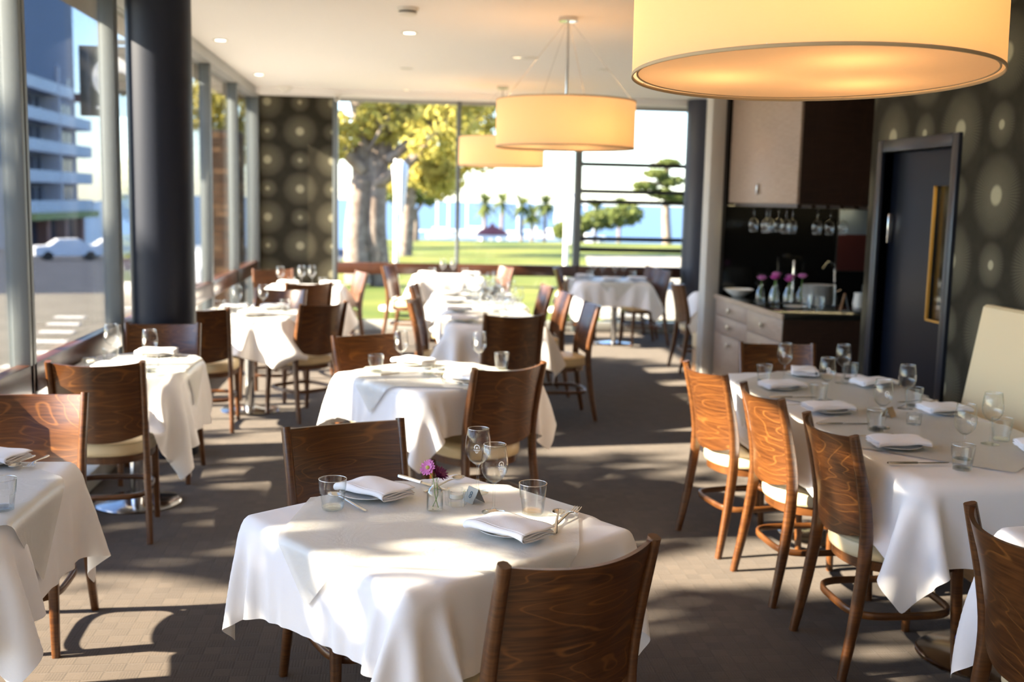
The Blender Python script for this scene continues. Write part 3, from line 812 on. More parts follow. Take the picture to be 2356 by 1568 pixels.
def make_plate():
    t = thing('side_plate', 'x', 'plate')
    MB().lathe([(0, 0), (0.045, 0), (0.05, 0.003), (0.078, 0.009), (0.089, 0.0125), (0.0895, 0.0138), (0.088, 0.0142), (0.076, 0.0112), (0.054, 0.0058), (0.0, 0.0048)], 40).build('dish', CHINA, t, smooth=50)
    return t
def make_napkin():
    """linen napkin folded in layers: a round fold on one long side, loose edges on the other"""
    t = thing('napkin', 'x', 'napkin')
    L, W = 0.205, 0.125; n = 26
    def layer(z0, th, w0, w1, seed, skew):
        r = np.random.default_rng(seed); P = []
        xs = np.linspace(-L/2, L/2, n); m = 18
        for i, x in enumerate(xs):
            row = []
            for j in range(m+1):
                s = j/m; y = w0+(w1-w0)*s+skew*(x/L)
                droop = 0.010*(abs(x)/(L/2))**3+0.006*max(0.0, (y-0.02)/0.06)**2
                wav = 0.0022*math.sin(x*38+seed)+0.0018*math.sin(y*60+x*20+seed*2)
                row.append((x, y, z0-droop+wav))
            P.append(row)
        return np.array(P)
    lay = [layer(0.011, 0, -W/2, W/2-0.008, 1, 0.010), layer(0.017, 0, -W/2, W/2, 2, 0.0), layer(0.022, 0, -W/2, W/2-0.004, 3, -0.008)]
    mb = MB()
    top = layer(0.0270, 0, -W/2, W/2-0.002, 4, 0.004); bot = layer(0.0075, 0, -W/2, W/2-0.012, 5, 0.012)
    mb.grid(top); mb.grid(bot)
    for q in lay: mb.grid(q)
    # round fold joining the top and bottom sheets
    fold = []
    for i in range(n):
        a = top[i, 0]; b = bot[i, 0]; c = (a+b)/2; hh = np.linalg.norm(a-b)/2
        fold.append([(c[0], c[1]-math.sin(k*PI/8)*hh*1.15, c[2]+math.cos(k*PI/8)*hh) for k in range(9)])
    mb.grid(np.array(fold))
    o = mb.build('folded_linen', NAPKIN, t, smooth=180, fix=False)
    sol = o.modifiers.new('thick', 'SOLIDIFY'); sol.thickness = 0.0016; sol.offset = 0
    return t
def strip(pts, ws, th=0.0022, zc=None):
    """flat metal bar: pts (x, z) along x, half widths ws"""
    mb = MB(); vs = []; fs = []; n = len(pts)
    for (x, z), w in zip(pts, ws):
        vs += [(x, -w, z), (x, -w*0.6, z+th), (x, w*0.6, z+th), (x, w, z)]
    for i in range(n-1):
        for j in range(4): fs.append((i*4+j, (i+1)*4+j, (i+1)*4+(j+1) % 4, i*4+(j+1) % 4))
    fs += [(0, 1, 2, 3), tuple((n-1)*4+k for k in (3, 2, 1, 0))]
    return mb.add(vs, fs)
def handle_pts():
    return [(-0.10, 0.002), (-0.09, 0.0025), (-0.06, 0.004), (-0.02, 0.008), (0.02, 0.012)], [0.0045, 0.0075, 0.0062, 0.0042, 0.0032]
def make_fork():
    t = thing('fork', 'x', 'fork')
    p, w = handle_pts(); strip(p+[(0.035, 0.011), (0.045, 0.008)], w+[0.006, 0.0115]).build('handle', STEEL, t, smooth=60)
    mb = MB()
    for k in range(4):
        y = (k-1.5)*0.0066
        mb.sweep([(0.043, y, 0.0092), (0.058, y, 0.0058), (0.075, y, 0.0072), (0.094, y*1.02, 0.0135)], lambda u: rect(0.0034-0.0012*u, 0.0018))
    mb.build('fork_head', STEEL, t, smooth=40)
    return t
def make_spoon():
    t = thing('spoon', 'x', 'spoon')
    p, w = handle_pts(); strip(p+[(0.04, 0.0125), (0.05, 0.0120)], w+[0.003, 0.004]).build('handle', STEEL, t, smooth=60)
    mb = MB(); P = []
    for j in range(9):
        r = j/8; row = []
        for i in range(25):
            a = 2*PI*i/24; x = 0.073+0.026*r*math.cos(a); y = 0.0195*r*math.sin(a); row.append((x, y, 0.004+0.010*r**2.2))
        P.append(row)
    o = mb.grid(np.array(P)).build('bowl', STEEL, t, smooth=180, fix=False)
    sol = o.modifiers.new('thick', 'SOLIDIFY'); sol.thickness = 0.0013
    return t
def make_knife():
    t = thing('table_knife', 'x', 'knife')
    strip([(-0.11, 0.001), (-0.10, 0.001), (-0.05, 0.001), (0.0, 0.001)], [0.006, 0.009, 0.008, 0.006], 0.006).build('handle', STEEL, t, smooth=60)
    strip([(-0.002, 0.0025), (0.03, 0.0025), (0.08, 0.0025), (0.105, 0.0025), (0.118, 0.0025)], [0.006, 0.009, 0.0095, 0.007, 0.001], 0.0016).build('blade', STEEL, t, smooth=60)
    return t
def make_votive():
    t = thing('star_votive', 'x', 'candle holder')
    def mod(a, i): return 1+0.34*abs(math.cos(a*3))**2.2 if i in (1, 2, 3, 4) else 1.0
    MB().lathe([(0, 0), (0.024, 0.0), (0.0255, 0.012), (0.025, 0.03), (0.027, 0.046), (0.0235, 0.044), (0.022, 0.02), (0, 0.018)], 48, None, mod).build('body', GLASS_THICK, t, smooth=35)
    MB().lathe([(0, 0.021), (0.0195, 0.021), (0.0195, 0.033), (0, 0.033)], 24).build('candle', simple('wax', (0.8, 0.78, 0.7), 0.5) if 'wax' not in MATS else MATS['wax'], t, smooth=40)
    return t

ORD = ['one', 'two', 'three', 'four', 'five', 'six', 'seven', 'eight', 'nine', 'ten', 'eleven', 'twelve', 'thirteen', 'fourteen']
ORDI = ['topmost', 'second', 'third', 'fourth', 'fifth', 'sixth', 'seventh', 'eighth', 'ninth', 'tenth', 'eleventh', 'twelfth', 'thirteenth', 'lowest']
PROTO = {}
FIRST = {}
def place(kind, x, y, label, deg=0.0, z=ZP, group=None, rot=None):
    mk = dict(wine=make_wine, tumbler=make_tumbler, plate=make_plate, napkin=make_napkin, fork=make_fork, spoon=make_spoon, knife=make_knife, votive=make_votive)[kind]
    if kind not in PROTO:
        o = PROTO[kind] = mk(); o.location = (x, y, z); o.rotation_euler = rot or (0, 0, math.radians(deg)); o['label'] = label
        if group: o['group'] = group
        return o
    return dup(PROTO[kind], label, (x, y, z), math.radians(deg), group, rot)
def setting(x, y, deg, where, z=ZP, napdeg=None):
    place('plate', x, y, 'side plate '+where, deg, z, 'side plates')
    place('napkin', x+0.004, y+0.002, 'napkin '+where, deg if napdeg is None else napdeg, z+0.0155, 'folded napkins')

# --- front table
g = 'glasses on the front table'
place('wine', 0.254, 3.198, 'farther and taller looking wine glass on the front table', 20, group='wine glasses')
place('wine', 0.285, 2.985, 'nearer wine glass on the front table, just behind the napkin', 0, group='wine glasses')
place('tumbler', -0.176, 3.034, 'clear tumbler at the left of the front table', 10, group='tumblers')
place('tumbler', 0.396, 2.973, 'clear tumbler at the right of the front table', 35, group='tumblers')
place('plate', 0.315, 2.80, 'side plate at the right of the front table', 0, group='side plates')
place('napkin', 0.312, 2.772, 'smooth folded napkin at the right of the front table', -48, ZP+0.0145, 'folded napkins')
place('plate', -0.075, 3.17, 'side plate at the left of the front table', 0, group='side plates')
place('napkin', -0.055, 3.168, 'crumpled folded napkin at the left of the front table', -46, ZP+0.0145, 'folded napkins')
place('spoon', 0.452, 2.872, 'soup spoon at the right of the front table', 78, group='cutlery')
place('fork', 0.482, 2.905, 'fork at the right of the front table', 58, ZP+0.002, group='cutlery')
place('spoon', -0.135, 3.085, 'spoon whose handle tip shows right of the left tumbler', 125, group='cutlery')
place('knife', 0.085, 3.31, 'knife lying behind the flower vase', -50, group='cutlery')
place('spoon', 0.155, 3.275, 'spoon lying behind the star shaped candle glass', 50, group='cutlery')
place('votive', 0.182, 3.068, 'star shaped glass candle holder beside the flower vase', 10, group='candle holders')

# etched crest on both front glasses
def crest(x, y, ang):
    mb = MB(); R = 0.0405; pts = []
    def onb(a, z):
        r = float(np.interp(z, [0.117, 0.134, 0.152, 0.174], [0.0355, 0.0398, 0.0392, 0.0365]))+0.0006
        return (r*math.cos(a), r*math.sin(a), z)
    def ring(cz, r0, r1, t0, t1, n=20):
        P = []
        for k in range(n+1):
            t = t0+(t1-t0)*k/n
            P.append([onb(ang+r*math.cos(t)/R, cz+r*math.sin(t)) for r in (r0, r1)])
        mb.grid(np.array(P))
    ring(0.1500, 0.0062, 0.0092, -0.5, PI+0.5)
    ring(0.1485, 0.0000, 0.0032, 0, 2*PI, 12)
    ring(0.1365, 0.0020, 0.0046, PI, 2*PI, 10)
    for w, z0, z1 in ((0.0105, 0.1412, 0.1428), (0.0075, 0.1385, 0.1400)):
        mb.grid(np.array([[onb(ang+s*w/R, z) for z in (z0, z1)] for s in np.linspace(-1, 1, 8)]))
    return mb
for (x, y, a, par) in ((0.254, 3.198, -1.75, 0), (0.285, 2.985, -1.15, 1)):
    root = [o for o in COL.objects if o.name.startswith('wine_glass') and abs(o.location.x-x) < 1e-4][0]
    rz = root.rotation_euler.z
    q = crest(x, y, a-rz).build('etched_crest', ETCH, root, smooth=60, fix=False); q['label'] = 'white etched crest'

# bottle vase with two flowers
t = thing('flower_vase', 'small clear bottle vase on the front table', 'vase', (0.117, 3.016, ZP))
MB().lathe([(0, 0), (0.0225, 0), (0.0235, 0.003), (0.0235, 0.050), (0.019, 0.062), (0.0105, 0.072), (0.0090, 0.080), (0.0105, 0.087), (0.0095, 0.087), (0.0082, 0.080), (0.0098, 0.072), (0.018, 0.061), (0.0222, 0.049), (0.0222, 0.006), (0, 0.005)], 32).build('bottle', GLASS_THICK, t, smooth=50)
MB().lathe([(0, 0.0055), (0.0218, 0.0065), (0.0218, 0.047), (0, 0.047)], 28).build('water', WATER, t, smooth=50)
STEM = simple('flower_stem', (0.13, 0.26, 0.05), 0.6)
PINK = simple('pink_petal', (0.62, 0.20, 0.50), 0.6); PLUM = simple('plum_petal', (0.13, 0.005, 0.075), 0.5)
YEL = simple('flower_heart', (0.45, 0.42, 0.10), 0.7)
f1 = thing('pink_flower', 'pale pink flower in the bottle vase', 'flower', (0.117, 3.016, ZP))
MB().sweep(catmull([(0.010, -0.006, 0.008), (0.0, -0.002, 0.045), (-0.004, 0.0, 0.085), (-0.020, -0.006, 0.125)], 14), lambda u: circ(0.0012, 6)).build('stem', STEM, f1, smooth=60)
def petals(mb, n, r0, r1, w, lift, M, jit=0.0, seg=4):
    rr = random.Random(n)
    for k in range(n):
        a = 2*PI*k/n+rr.uniform(-jit, jit); L = r1*(1+rr.uniform(-0.1, 0.1)); rows = []
        for i in range(seg+1):
            s = i/seg; r = r0+(L-r0)*s; ww = w*math.sin(PI*(0.18+0.72*s)); z = lift*s*s+rr.uniform(-0.0006, 0.0006)
            rows.append([(r, -ww, z), (r, 0, z-0.0012), (r, ww, z)])
        P = np.array(rows); R = Matrix.Rotation(a, 4, 'Z')
        b = len(mb.v); mb.grid(P)
        for q in range(b, len(mb.v)): mb.v[q] = tuple(M @ (R @ Vector(mb.v[q])))
M = Matrix.Translation((-0.022, -0.007, 0.127)) @ Matrix.Rotation(0.9, 4, 'X') @ Matrix.Rotation(-0.5, 4, 'Y')
mb = MB(); petals(mb, 18, 0.004, 0.0235, 0.0042, 0.002, M, 0.1); petals(mb, 14, 0.003, 0.017, 0.004, 0.006, M, 0.1); mb.build('petal_ring', PINK, f1, smooth=60, fix=False)
mb = MB()
for k in range(16):
    a = 2*PI*k/16; mb.lathe([(0, -0.002), (0.002, 0), (0, 0.002)], 6, M @ Matrix.Translation((0.022*math.cos(a), 0.022*math.sin(a), 0.003)))
mb.build('petal_tips', PINK, f1, smooth=60)
MB().lathe([(0, -0.002), (0.006, 0), (0.005, 0.004), (0, 0.006)], 12, M).build('heart', YEL, f1, smooth=60)
f2 = thing('plum_flower', 'dark plum daisy in the bottle vase', 'flower', (0.117, 3.016, ZP))
MB().sweep(catmull([(-0.006, 0.004, 0.008), (0.008, 0.003, 0.045), (0.004, 0.0, 0.085), (0.010, 0.002, 0.104)], 14), lambda u: circ(0.0012, 6)).build('stem', STEM, f2, smooth=60)
M = Matrix.Translation((0.013, 0.000, 0.107)) @ Matrix.Rotation(0.55, 4, 'Y') @ Matrix.Rotation(0.5, 4, 'X')
mb = MB(); petals(mb, 19, 0.003, 0.0265, 0.0036, 0.006, M, 0.12); petals(mb, 15, 0.003, 0.019, 0.0034, 0.010, M, 0.12); mb.build('petal_ring', PLUM, f2, smooth=60, fix=False)
MB().lathe([(0, 0.0), (0.005, 0.001), (0.004, 0.005), (0, 0.006)], 12, M).build('heart', PLUM, f2, smooth=60)

# table number holder
def text_mesh(body, size, m, name, extrude=0.0004):
    cu = bpy.data.curves.new(name, 'FONT'); cu.body = body; cu.size = size; cu.extrude = extrude; cu.align_x = 'CENTER'; cu.align_y = 'CENTER'
    o = bpy.data.objects.new(name, cu); COL.objects.link(o)
    dg = bpy.context.evaluated_depsgraph_get(); me = bpy.data.meshes.new_from_object(o.evaluated_get(dg))
    bpy.data.objects.remove(o); me.materials.append(m); return me
INK = simple('dark_teal_ink', (0.02, 0.05, 0.06), 0.5)
CARD = simple('satin_metal_card', (0.34, 0.31, 0.25), 0.55, metal=0.2)
def tent(name, label, x, y, deg, m, w=0.055, hh=0.042, num=None):
    t = thing(name, label, 'table number', (x, y, ZP), math.radians(deg))
    prof = [(-0.022, 0), (-0.001, hh), (0.001, hh), (0.022, 0), (0.0205, 0), (0, hh-0.003), (-0.0205, 0)]
    vs = [(-w/2, a, b) for a, b in prof]+[(w/2, a, b) for a, b in prof]; n = len(prof)
    MB().add(vs, [(i, (i+1) % n, n+(i+1) % n, n+i) for i in range(n)]).build('tent', m, t, smooth=0)
    if num:
        q = obj('number', text_mesh(num, 0.030, INK, 'number'), t); ang = math.atan2(hh, 0.021)
        q.rotation_euler = (ang, 0, 0); q.location = (0, -0.0118, hh/2)
tent('table_number', 'small metal tent with a table number beside the candle glass', 0.236, 3.100, -62, CARD, num='8')
TAN = simple('tan_card', (0.42, 0.30, 0.18), 0.6)
tent('table_number', 'small tan tent card on the long right table', 2.125, 4.355, 40, TAN)

# --- second centre table
wz = ZP
place('tumbler', -0.099, 5.496, 'tumbler at the left corner of the second centre table', 5, group='tumblers')
place('tumbler', 0.561, 5.60, 'tumbler just over the dark chair back on the second centre table', 25, group='tumblers')
place('wine', 0.029, 5.599, 'left wine glass on the second centre table', 0, group='wine glasses')
place('wine', 0.44, 5.584, 'right wine glass on the second centre table', 0, group='wine glasses')
setting(0.10, 5.74, -40, 'at the far side of the second centre table')
setting(0.36, 5.20, -48, 'behind the chair back of the second centre table')
place('votive', 0.165, 5.45, 'left glass candle holder of the second centre table', 0, group='candle holders')
place('votive', 0.235, 5.43, 'right glass candle holder of the second centre table', 30, group='candle holders')
place('spoon', 0.225, 5.26, 'dark looking spoon on the second centre table', 100, group='cutlery')
place('fork', 0.30, 5.13, 'fork on the second centre table', -42, group='cutlery')
place('knife', 0.02, 5.44, 'knife by the left tumbler of the second centre table', 30, group='cutlery')

# --- long right table
R_ = 'on the long right table'
for k, (x, y, lab) in enumerate([(1.979, 5.239, 'wine glass in front of the end chair '+R_), (1.998, 4.737, 'second wine glass from the far end, left row, '+R_), (1.985, 4.13, 'wine glass in the middle of the left row '+R_), (2.047, 3.60, 'nearest wine glass of the left row '+R_),
      (2.273, 5.20, 'wine glass against the dark cabinet '+R_), (2.285, 4.53, 'wine glass against the navy door '+R_), (2.285, 3.83, 'wine glass against the cream bench '+R_)]):
    place('wine', x, y, lab, k*13, group='wine glasses')
for k, (x, y, lab) in enumerate([(1.873, 5.237, 'tumbler nearest the end chair '+R_), (1.931, 4.66, 'second tumbler from the far end, left row, '+R_), (1.935, 4.07, 'tumbler in front of the tan card '+R_), (1.957, 3.442, 'nearest tumbler at the corner of the long right table'),
      (2.36, 5.30, 'tumbler against the dark cabinet '+R_), (2.345, 4.575, 'tumbler against the navy door '+R_), (2.365, 3.89, 'tumbler against the cream bench '+R_)]):
    place('tumbler', x, y, lab, k*17, group='tumblers')
setting(1.89, 5.03, 5, 'by the farthest side chair '+R_, napdeg=8)
setting(1.89, 4.46, 5, 'by the middle side chair '+R_, napdeg=2)
setting(1.885, 3.78, 5, 'by the nearest side chair '+R_, napdeg=-4)
setting(2.40, 5.12, 5, 'farthest on the bench side '+R_, napdeg=12)
setting(2.41, 4.43, 5, 'halfway along the bench side '+R_, napdeg=4)
setting(2.43, 3.70, 5, 'nearest on the bench side '+R_, napdeg=-14)
setting(2.16, 5.45, 90, 'in front of the end chair '+R_, napdeg=70)
place('votive', 2.161, 4.201, 'greenish glass candle holder near the tan card '+R_, 0, group='candle holders')
for k, (x, y) in enumerate([(1.84, 3.53), (1.85, 4.20), (1.86, 4.80)]):
    place('knife', x, y, ['knife nearest the corner '+R_, 'knife beside the middle left setting '+R_, 'knife beside the farthest left setting '+R_][k], 0, group='cutlery')
for k, (x, y) in enumerate([(1.86, 3.95), (1.86, 4.60), (2.42, 4.68)]):
    place('fork', x, y, ['fork by the nearest left setting '+R_, 'fork by the middle left setting '+R_, 'fork on the bench side '+R_][k], 0, group='cutlery')

# --- window tables
L_ = 'on the nearest window table'
setting(-1.315, 3.60, 0, L_, napdeg=-20)
place('spoon', -1.213, 3.59, 'spoon next to the napkin '+L_, -92, group='cutlery')
place('fork', -1.168, 3.59, 'fork nearest the aisle '+L_, -92, group='cutlery')
place('tumbler', -1.093, 3.055, 'tumbler cut by the left edge of the picture', 0, group='tumblers')
place('wine', -1.36, 3.20, 'wine glass '+L_, 0, group='wine glasses')
setting(-1.33, 3.00, 0, 'at the near end of the nearest window table')
C_ = 'on the window table before the navy column'
place('wine', -1.485, 5.783, 'wine glass beside the window rail '+C_, 0, group='wine glasses')
place('wine', -1.24, 5.56, 'wine glass farther from the window '+C_, 0, group='wine glasses')
place('tumbler', -1.205, 5.43, 'tumbler nearest the aisle '+C_, 0, group='tumblers')
place('tumbler', -1.46, 5.66, 'tumbler beside the window rail '+C_, 0, group='tumblers')
setting(-1.31, 6.02, 0, 'at the far end '+C_)
setting(-1.40, 5.50, 0, 'behind the dark chair back '+C_)
place('votive', -1.55, 5.62, 'glass candle holder '+C_, 0, group='candle holders')
place('fork', -1.20, 5.95, 'fork '+C_, 90, group='cutlery')
B_ = 'on the table behind the navy column'
for k, (x, y) in enumerate([(-1.20, 8.30), (-1.02, 8.42)]):
    place('wine', x, y, ['left wine glass '+B_, 'right wine glass '+B_][k], 0, group='wine glasses')
for k, (x, y) in enumerate([(-1.32, 8.28), (-1.14, 8.12), (-0.85, 8.40)]):
    place('tumbler', x, y, ['left tumbler '+B_, 'middle tumbler '+B_, 'right tumbler '+B_][k], 0, group='tumblers')
setting(-1.25, 8.5, 0, 'at the window side '+B_)
setting(-0.95, 8.55, 20, 'at the far side '+B_)
setting(-1.05, 8.05, 20, 'at the near side '+B_)
F_ = 'on the far left table'
for k, (x, y) in enumerate([(-1.12, 10.62), (-0.93, 10.78), (-0.83, 10.80)]):
    place('wine', x, y, ['left wine glass '+F_, 'middle wine glass '+F_, 'right wine glass '+F_][k], 0, group='wine glasses')
for k, (x, y) in enumerate([(-1.02, 10.68), (-0.72, 10.72)]):
    place('tumbler', x, y, ['left tumbler '+F_, 'right tumbler '+F_][k], 0, group='tumblers')
setting(-0.66, 10.95, 0, 'at the right end of the far left table')
setting(-1.08, 10.95, 0, 'at the left end of the far left table')
W_ = 'on the small table at the far window'
for k, (x, y) in enumerate([(0.54, 12.45), (0.66, 12.48)]):
    place('wine', x, y, ['left wine glass '+W_, 'right wine glass '+W_][k], 0, group='wine glasses')
for k, (x, y) in enumerate([(0.42, 12.5), (0.80, 12.5)]):
    place('tumbler', x, y, ['left tumbler '+W_, 'right tumbler '+W_][k], 0, group='tumblers')
setting(0.36, 12.62, 0, 'at the left of the small table at the far window')
setting(0.88, 12.62, 0, 'at the right of the small table at the far window')
K_ = 'on the table below the barred window'
for k, (x, y) in enumerate([(2.30, 12.42), (2.43, 12.5), (2.57, 12.45), (2.68, 12.5)]):
    place('wine', x, y, ['leftmost of four wine glasses '+K_, 'second of four wine glasses '+K_, 'third of four wine glasses '+K_, 'rightmost of four wine glasses '+K_][k], 0, group='wine glasses')
for k, (x, y) in enumerate([(2.24, 12.3), (2.78, 12.42)]):
    place('tumbler', x, y, ['left tumbler '+K_, 'right tumbler '+K_][k], 0, group='tumblers')
setting(2.22, 12.55, 0, 'at the left of the table below the barred window')
setting(2.78, 12.25, 0, 'at the right of the table below the barred window')
setting(2.45, 12.12, 0, 'at the front of the table below the barred window')
place('wine', 3.20, 10.5, 'wine glass beyond the grey partition post', 0, group='wine glasses')

# --- the long centre table, crowded with stored glasses
rr = random.Random(5)
spots = []
for i in range(9):
    for j in range(4):
        x = 0.70+0.095*j+rr.uniform(-0.012, 0.012); y = 8.45+0.25*i+rr.uniform(-0.03, 0.03)
        spots.append((x, y))
for k, (x, y) in enumerate(spots):
    kind = 'wine' if (k % 5 in (0, 3)) else 'tumbler'
    place(kind, x, y, '%s in row %s, %s, of the glasses crowding the long centre table' % ('wine glass' if kind == 'wine' else 'tumbler', ORD[k//4], ['leftmost', 'second', 'third', 'rightmost'][k % 4]), rr.uniform(0, 360), group='stored '+('wine glasses' if kind == 'wine' else 'tumblers')+' on the long centre table')
for k, (x, y) in enumerate([(0.50, 7.85), (0.50, 8.55), (0.50, 9.25), (0.50, 9.95)]):
    setting(x, y, 0, ['nearest us', 'second', 'third', 'farthest'][k]+' on the left of the long centre table')
place('votive', 0.80, 7.95, 'glass candle holder at the near end of the long centre table', 0, group='candle holders')
place('fork', 0.50, 8.05, 'fork at the near left of the long centre table', 0, group='cutlery')

# ------------------------------------------------------------------ pendant lamps
def pendant(label, x, y, ztop, zbot, r, tilt=(0, 0), rotz=0.0, power=30.0):
    t = thing('pendant_lamp', label, 'pendant lamp', (x, y, ZC), rotz, 'drum pendant lamps')
    hgt = ztop-zbot; dz = ztop-ZC
    T = Matrix.Translation((0, 0, dz-hgt/2)) @ Matrix.Rotation(tilt[0], 4, 'X') @ Matrix.Rotation(tilt[1], 4, 'Y')
    MB().lathe([(0, 0), (0.065, 0), (0.065, -0.028), (0, -0.030)], 24).build('ceiling_rose', CHROME, t, smooth=40)
    MB().cyl((0, 0, -0.02), T @ Vector((0, 0, hgt/2-0.06)), 0.0085, 10).build('rod', CHROME, t, smooth=60)
    n = 96
    def ringpts(rad, z, m=n): return [T @ Vector((rad*math.cos(2*PI*k/m), rad*math.sin(2*PI*k/m), z)) for k in range(m)]
    mb = MB(); b = ringpts(r, -hgt/2); u = ringpts(r, hgt/2)
    mb.add(b+u, [(i, (i+1) % n, n+(i+1) % n, n+i) for i in range(n)])
    sh = mb.build('shade', SHADE, t, smooth=60)
    for zz, nm in ((-hgt/2, 'lower_trim'), (hgt/2, 'upper_trim')):
        MB().sweep(ringpts(r, zz), lambda q: rrect(0.005, 0.009, 0.4), closed=True).build(nm, SHADE_TRIM, sh, smooth=50)
    mb = MB(); rd = r-0.014; e = ringpts(rd, -hgt/2+0.006); c = T @ Vector((0, 0, -hgt/2+0.004))
    mb.add(e+[c], [(i, (i+1) % n, n) for i in range(n)])
    df = mb.build('diffuser', DIFFUSER, t, smooth=60)
    MB().sweep(ringpts(rd, -hgt/2+0.006), lambda q: rrect(0.005, 0.005, 0.4), closed=True).build('diffuser_ring', SHADE_TRIM, df, smooth=50)
    for k in range(4):
        a = PI/4+k*PI/2
        MB().cyl((0.02*math.cos(a), 0.02*math.sin(a), -0.03), T @ Vector((r*0.98*math.cos(a), r*0.98*math.sin(a), hgt/2)), 0.0016, 6).build('wire', CHROME, t, smooth=60)
        br = T @ Vector((r-0.012, 0, 0))
    for k in range(3):
        a = 0.6+k*2*PI/3; q = T @ Vector((0.24*math.cos(a), 0.24*math.sin(a), hgt/2-0.09))
        sp = T @ Vector((0, 0, hgt/2-0.06))
        arm = MB().cyl(sp, q, 0.008, 8).build('lamp_arm', CHROME, t, smooth=60)
        MB().lathe([(0, 0.05), (0.02, 0.045), (0.02, 0.0), (0, 0)], 14, Matrix.Translation(q)).build('socket', BLACK, arm, smooth=40)
        bl = MB().lathe([(0, -0.075), (0.02, -0.068), (0.029, -0.05), (0.024, -0.02), (0.013, 0.0), (0, 0.0)], 16, Matrix.Translation(q)).build('bulb', BULB, t, smooth=60)
        L = bpy.data.lights.new('pendant_light', 'POINT'); L.energy = power; L.color = (1.0, 0.56, 0.25); L.shadow_soft_size = 0.04
        lo = bpy.data.objects.new('pendant_light', L); COL.objects.link(lo); lo.parent = t; lo.location = q+Vector((0, 0, -0.10))
    for k in range(8):
        a = k*PI/4+0.2; p0 = T @ Vector((rd*math.cos(a), rd*math.sin(a), -hgt/2+0.006)); p1 = T @ Vector((r*math.cos(a), r*math.sin(a), -hgt/2+0.006))
        MB().cyl(p0, p1, 0.0016, 6).build('clip', WHITE_PL, df, smooth=60)
    return t
pendant('huge looking nearest yellow drum lamp at the top right', 1.115, 2.88, 2.345, 2.000, 0.483, (math.radians(-2.2), 0), 0.0, 2.6)
pendant('orange drum lamp hanging in the middle of the room', 1.164, 7.507, 2.335, 2.018, 0.483, (0, 0), 0.3, 2.2)
pendant('farthest orange drum lamp half hidden before the far window', 1.164, 12.12, 2.335, 2.018, 0.478, (0, 0), 0.6, 2.2)

# ------------------------------------------------------------------ ceiling fittings
def downlight(label, x, y, lit):
    t = thing('downlight', label, 'downlight', (x, y, ZC), 0, 'ceiling downlights')
    MB().lathe([(0.062, -0.001), (0.064, -0.005), (0.046, -0.006), (0.044, 0.004)], 24).build('trim_ring', WHITE_PL, t, smooth=40)
    MB().lathe([(0, -0.002), (0.045, -0.002)], 24).build('lens', lit, t, smooth=0)
for x, y, lit, lab in ((-1.45, 9.27, DOWN, 'nearer lit downlight above the street windows'), (-1.45, 11.77, DOWN, 'farther lit downlight above the street windows'), (0.088, 8.475, DOWN, 'lit downlight beside the round smoke alarm'),
                       (0.085, 10.775, WHITE_PL, 'unlit downlight midway along the ceiling'), (1.055, 9.66, DOWN_DIM, 'dim downlight touching the round ceiling vent'), (0.106, 12.90, DOWN_DIM, 'dim downlight nearest the far window'), (1.95, 10.3, WHITE_PL, 'unlit downlight right of the middle pendant')):
    downlight(lab, x, y, lit)
t = thing('smoke_alarm', 'white round smoke alarm on the ceiling', 'smoke alarm', (0.063, 7.393, ZC))
MB().lathe([(0, 0), (0.072, 0), (0.072, -0.022), (0, -0.022)], 32).build('base', WHITE_PL, t, smooth=40)
MB().lathe([(0.058, -0.022), (0.058, -0.034), (0, -0.034)], 32).build('dark_slot', GASKET, t, smooth=40)
MB().lathe([(0, -0.034), (0.062, -0.034), (0.06, -0.044), (0.045, -0.049), (0, -0.050)], 32).build('cap', WHITE_PL, t, smooth=40)
t = thing('ceiling_vent', 'pale round vent in the ceiling before the middle pendant', 'vent', (1.16, 9.66, ZC))
MB().lathe([(0.0, -0.010), (0.035, -0.012), (0.045, -0.006)], 28).build('cone', WHITE_PL, t, smooth=40)
MB().lathe([(0.05, -0.004), (0.075, -0.010), (0.08, -0.006), (0.08, 0.0)], 28).build('ring', WHITE_PL, t, smooth=40)
t = thing('dome_camera', 'white dome on the ceiling by the wallpaper', 'camera', (-1.30, 12.95, ZC))
MB().lathe([(0, 0), (0.09, 0), (0.09, -0.02), (0.06, -0.02)], 24).build('base', WHITE_PL, t, smooth=40)
MB().lathe([(0.065, -0.02), (0.055, -0.05), (0.03, -0.068), (0, -0.074)], 24).build('dome', WHITE_PL, t, smooth=60)
t = thing('security_camera', 'small security camera on the bulkhead corner', 'camera', (-0.70, 13.02, 2.83))
MB().box((-0.03, -0.05, -0.03), (0.03, 0.05, 0.0), bev=0.006).build('bracket', WHITE_PL, t)
MB().box((-0.028, -0.09, -0.075), (0.028, 0.05, -0.03), bev=0.008).build('body', WHITE_PL, t)
MB().lathe([(0, 0), (0.017, 0), (0.017, 0.012), (0, 0.012)], 16, Matrix.Translation((0, -0.102, -0.052)) @ Matrix.Rotation(-PI/2, 4, 'X')).build('lens', BLACK, t, smooth=40)

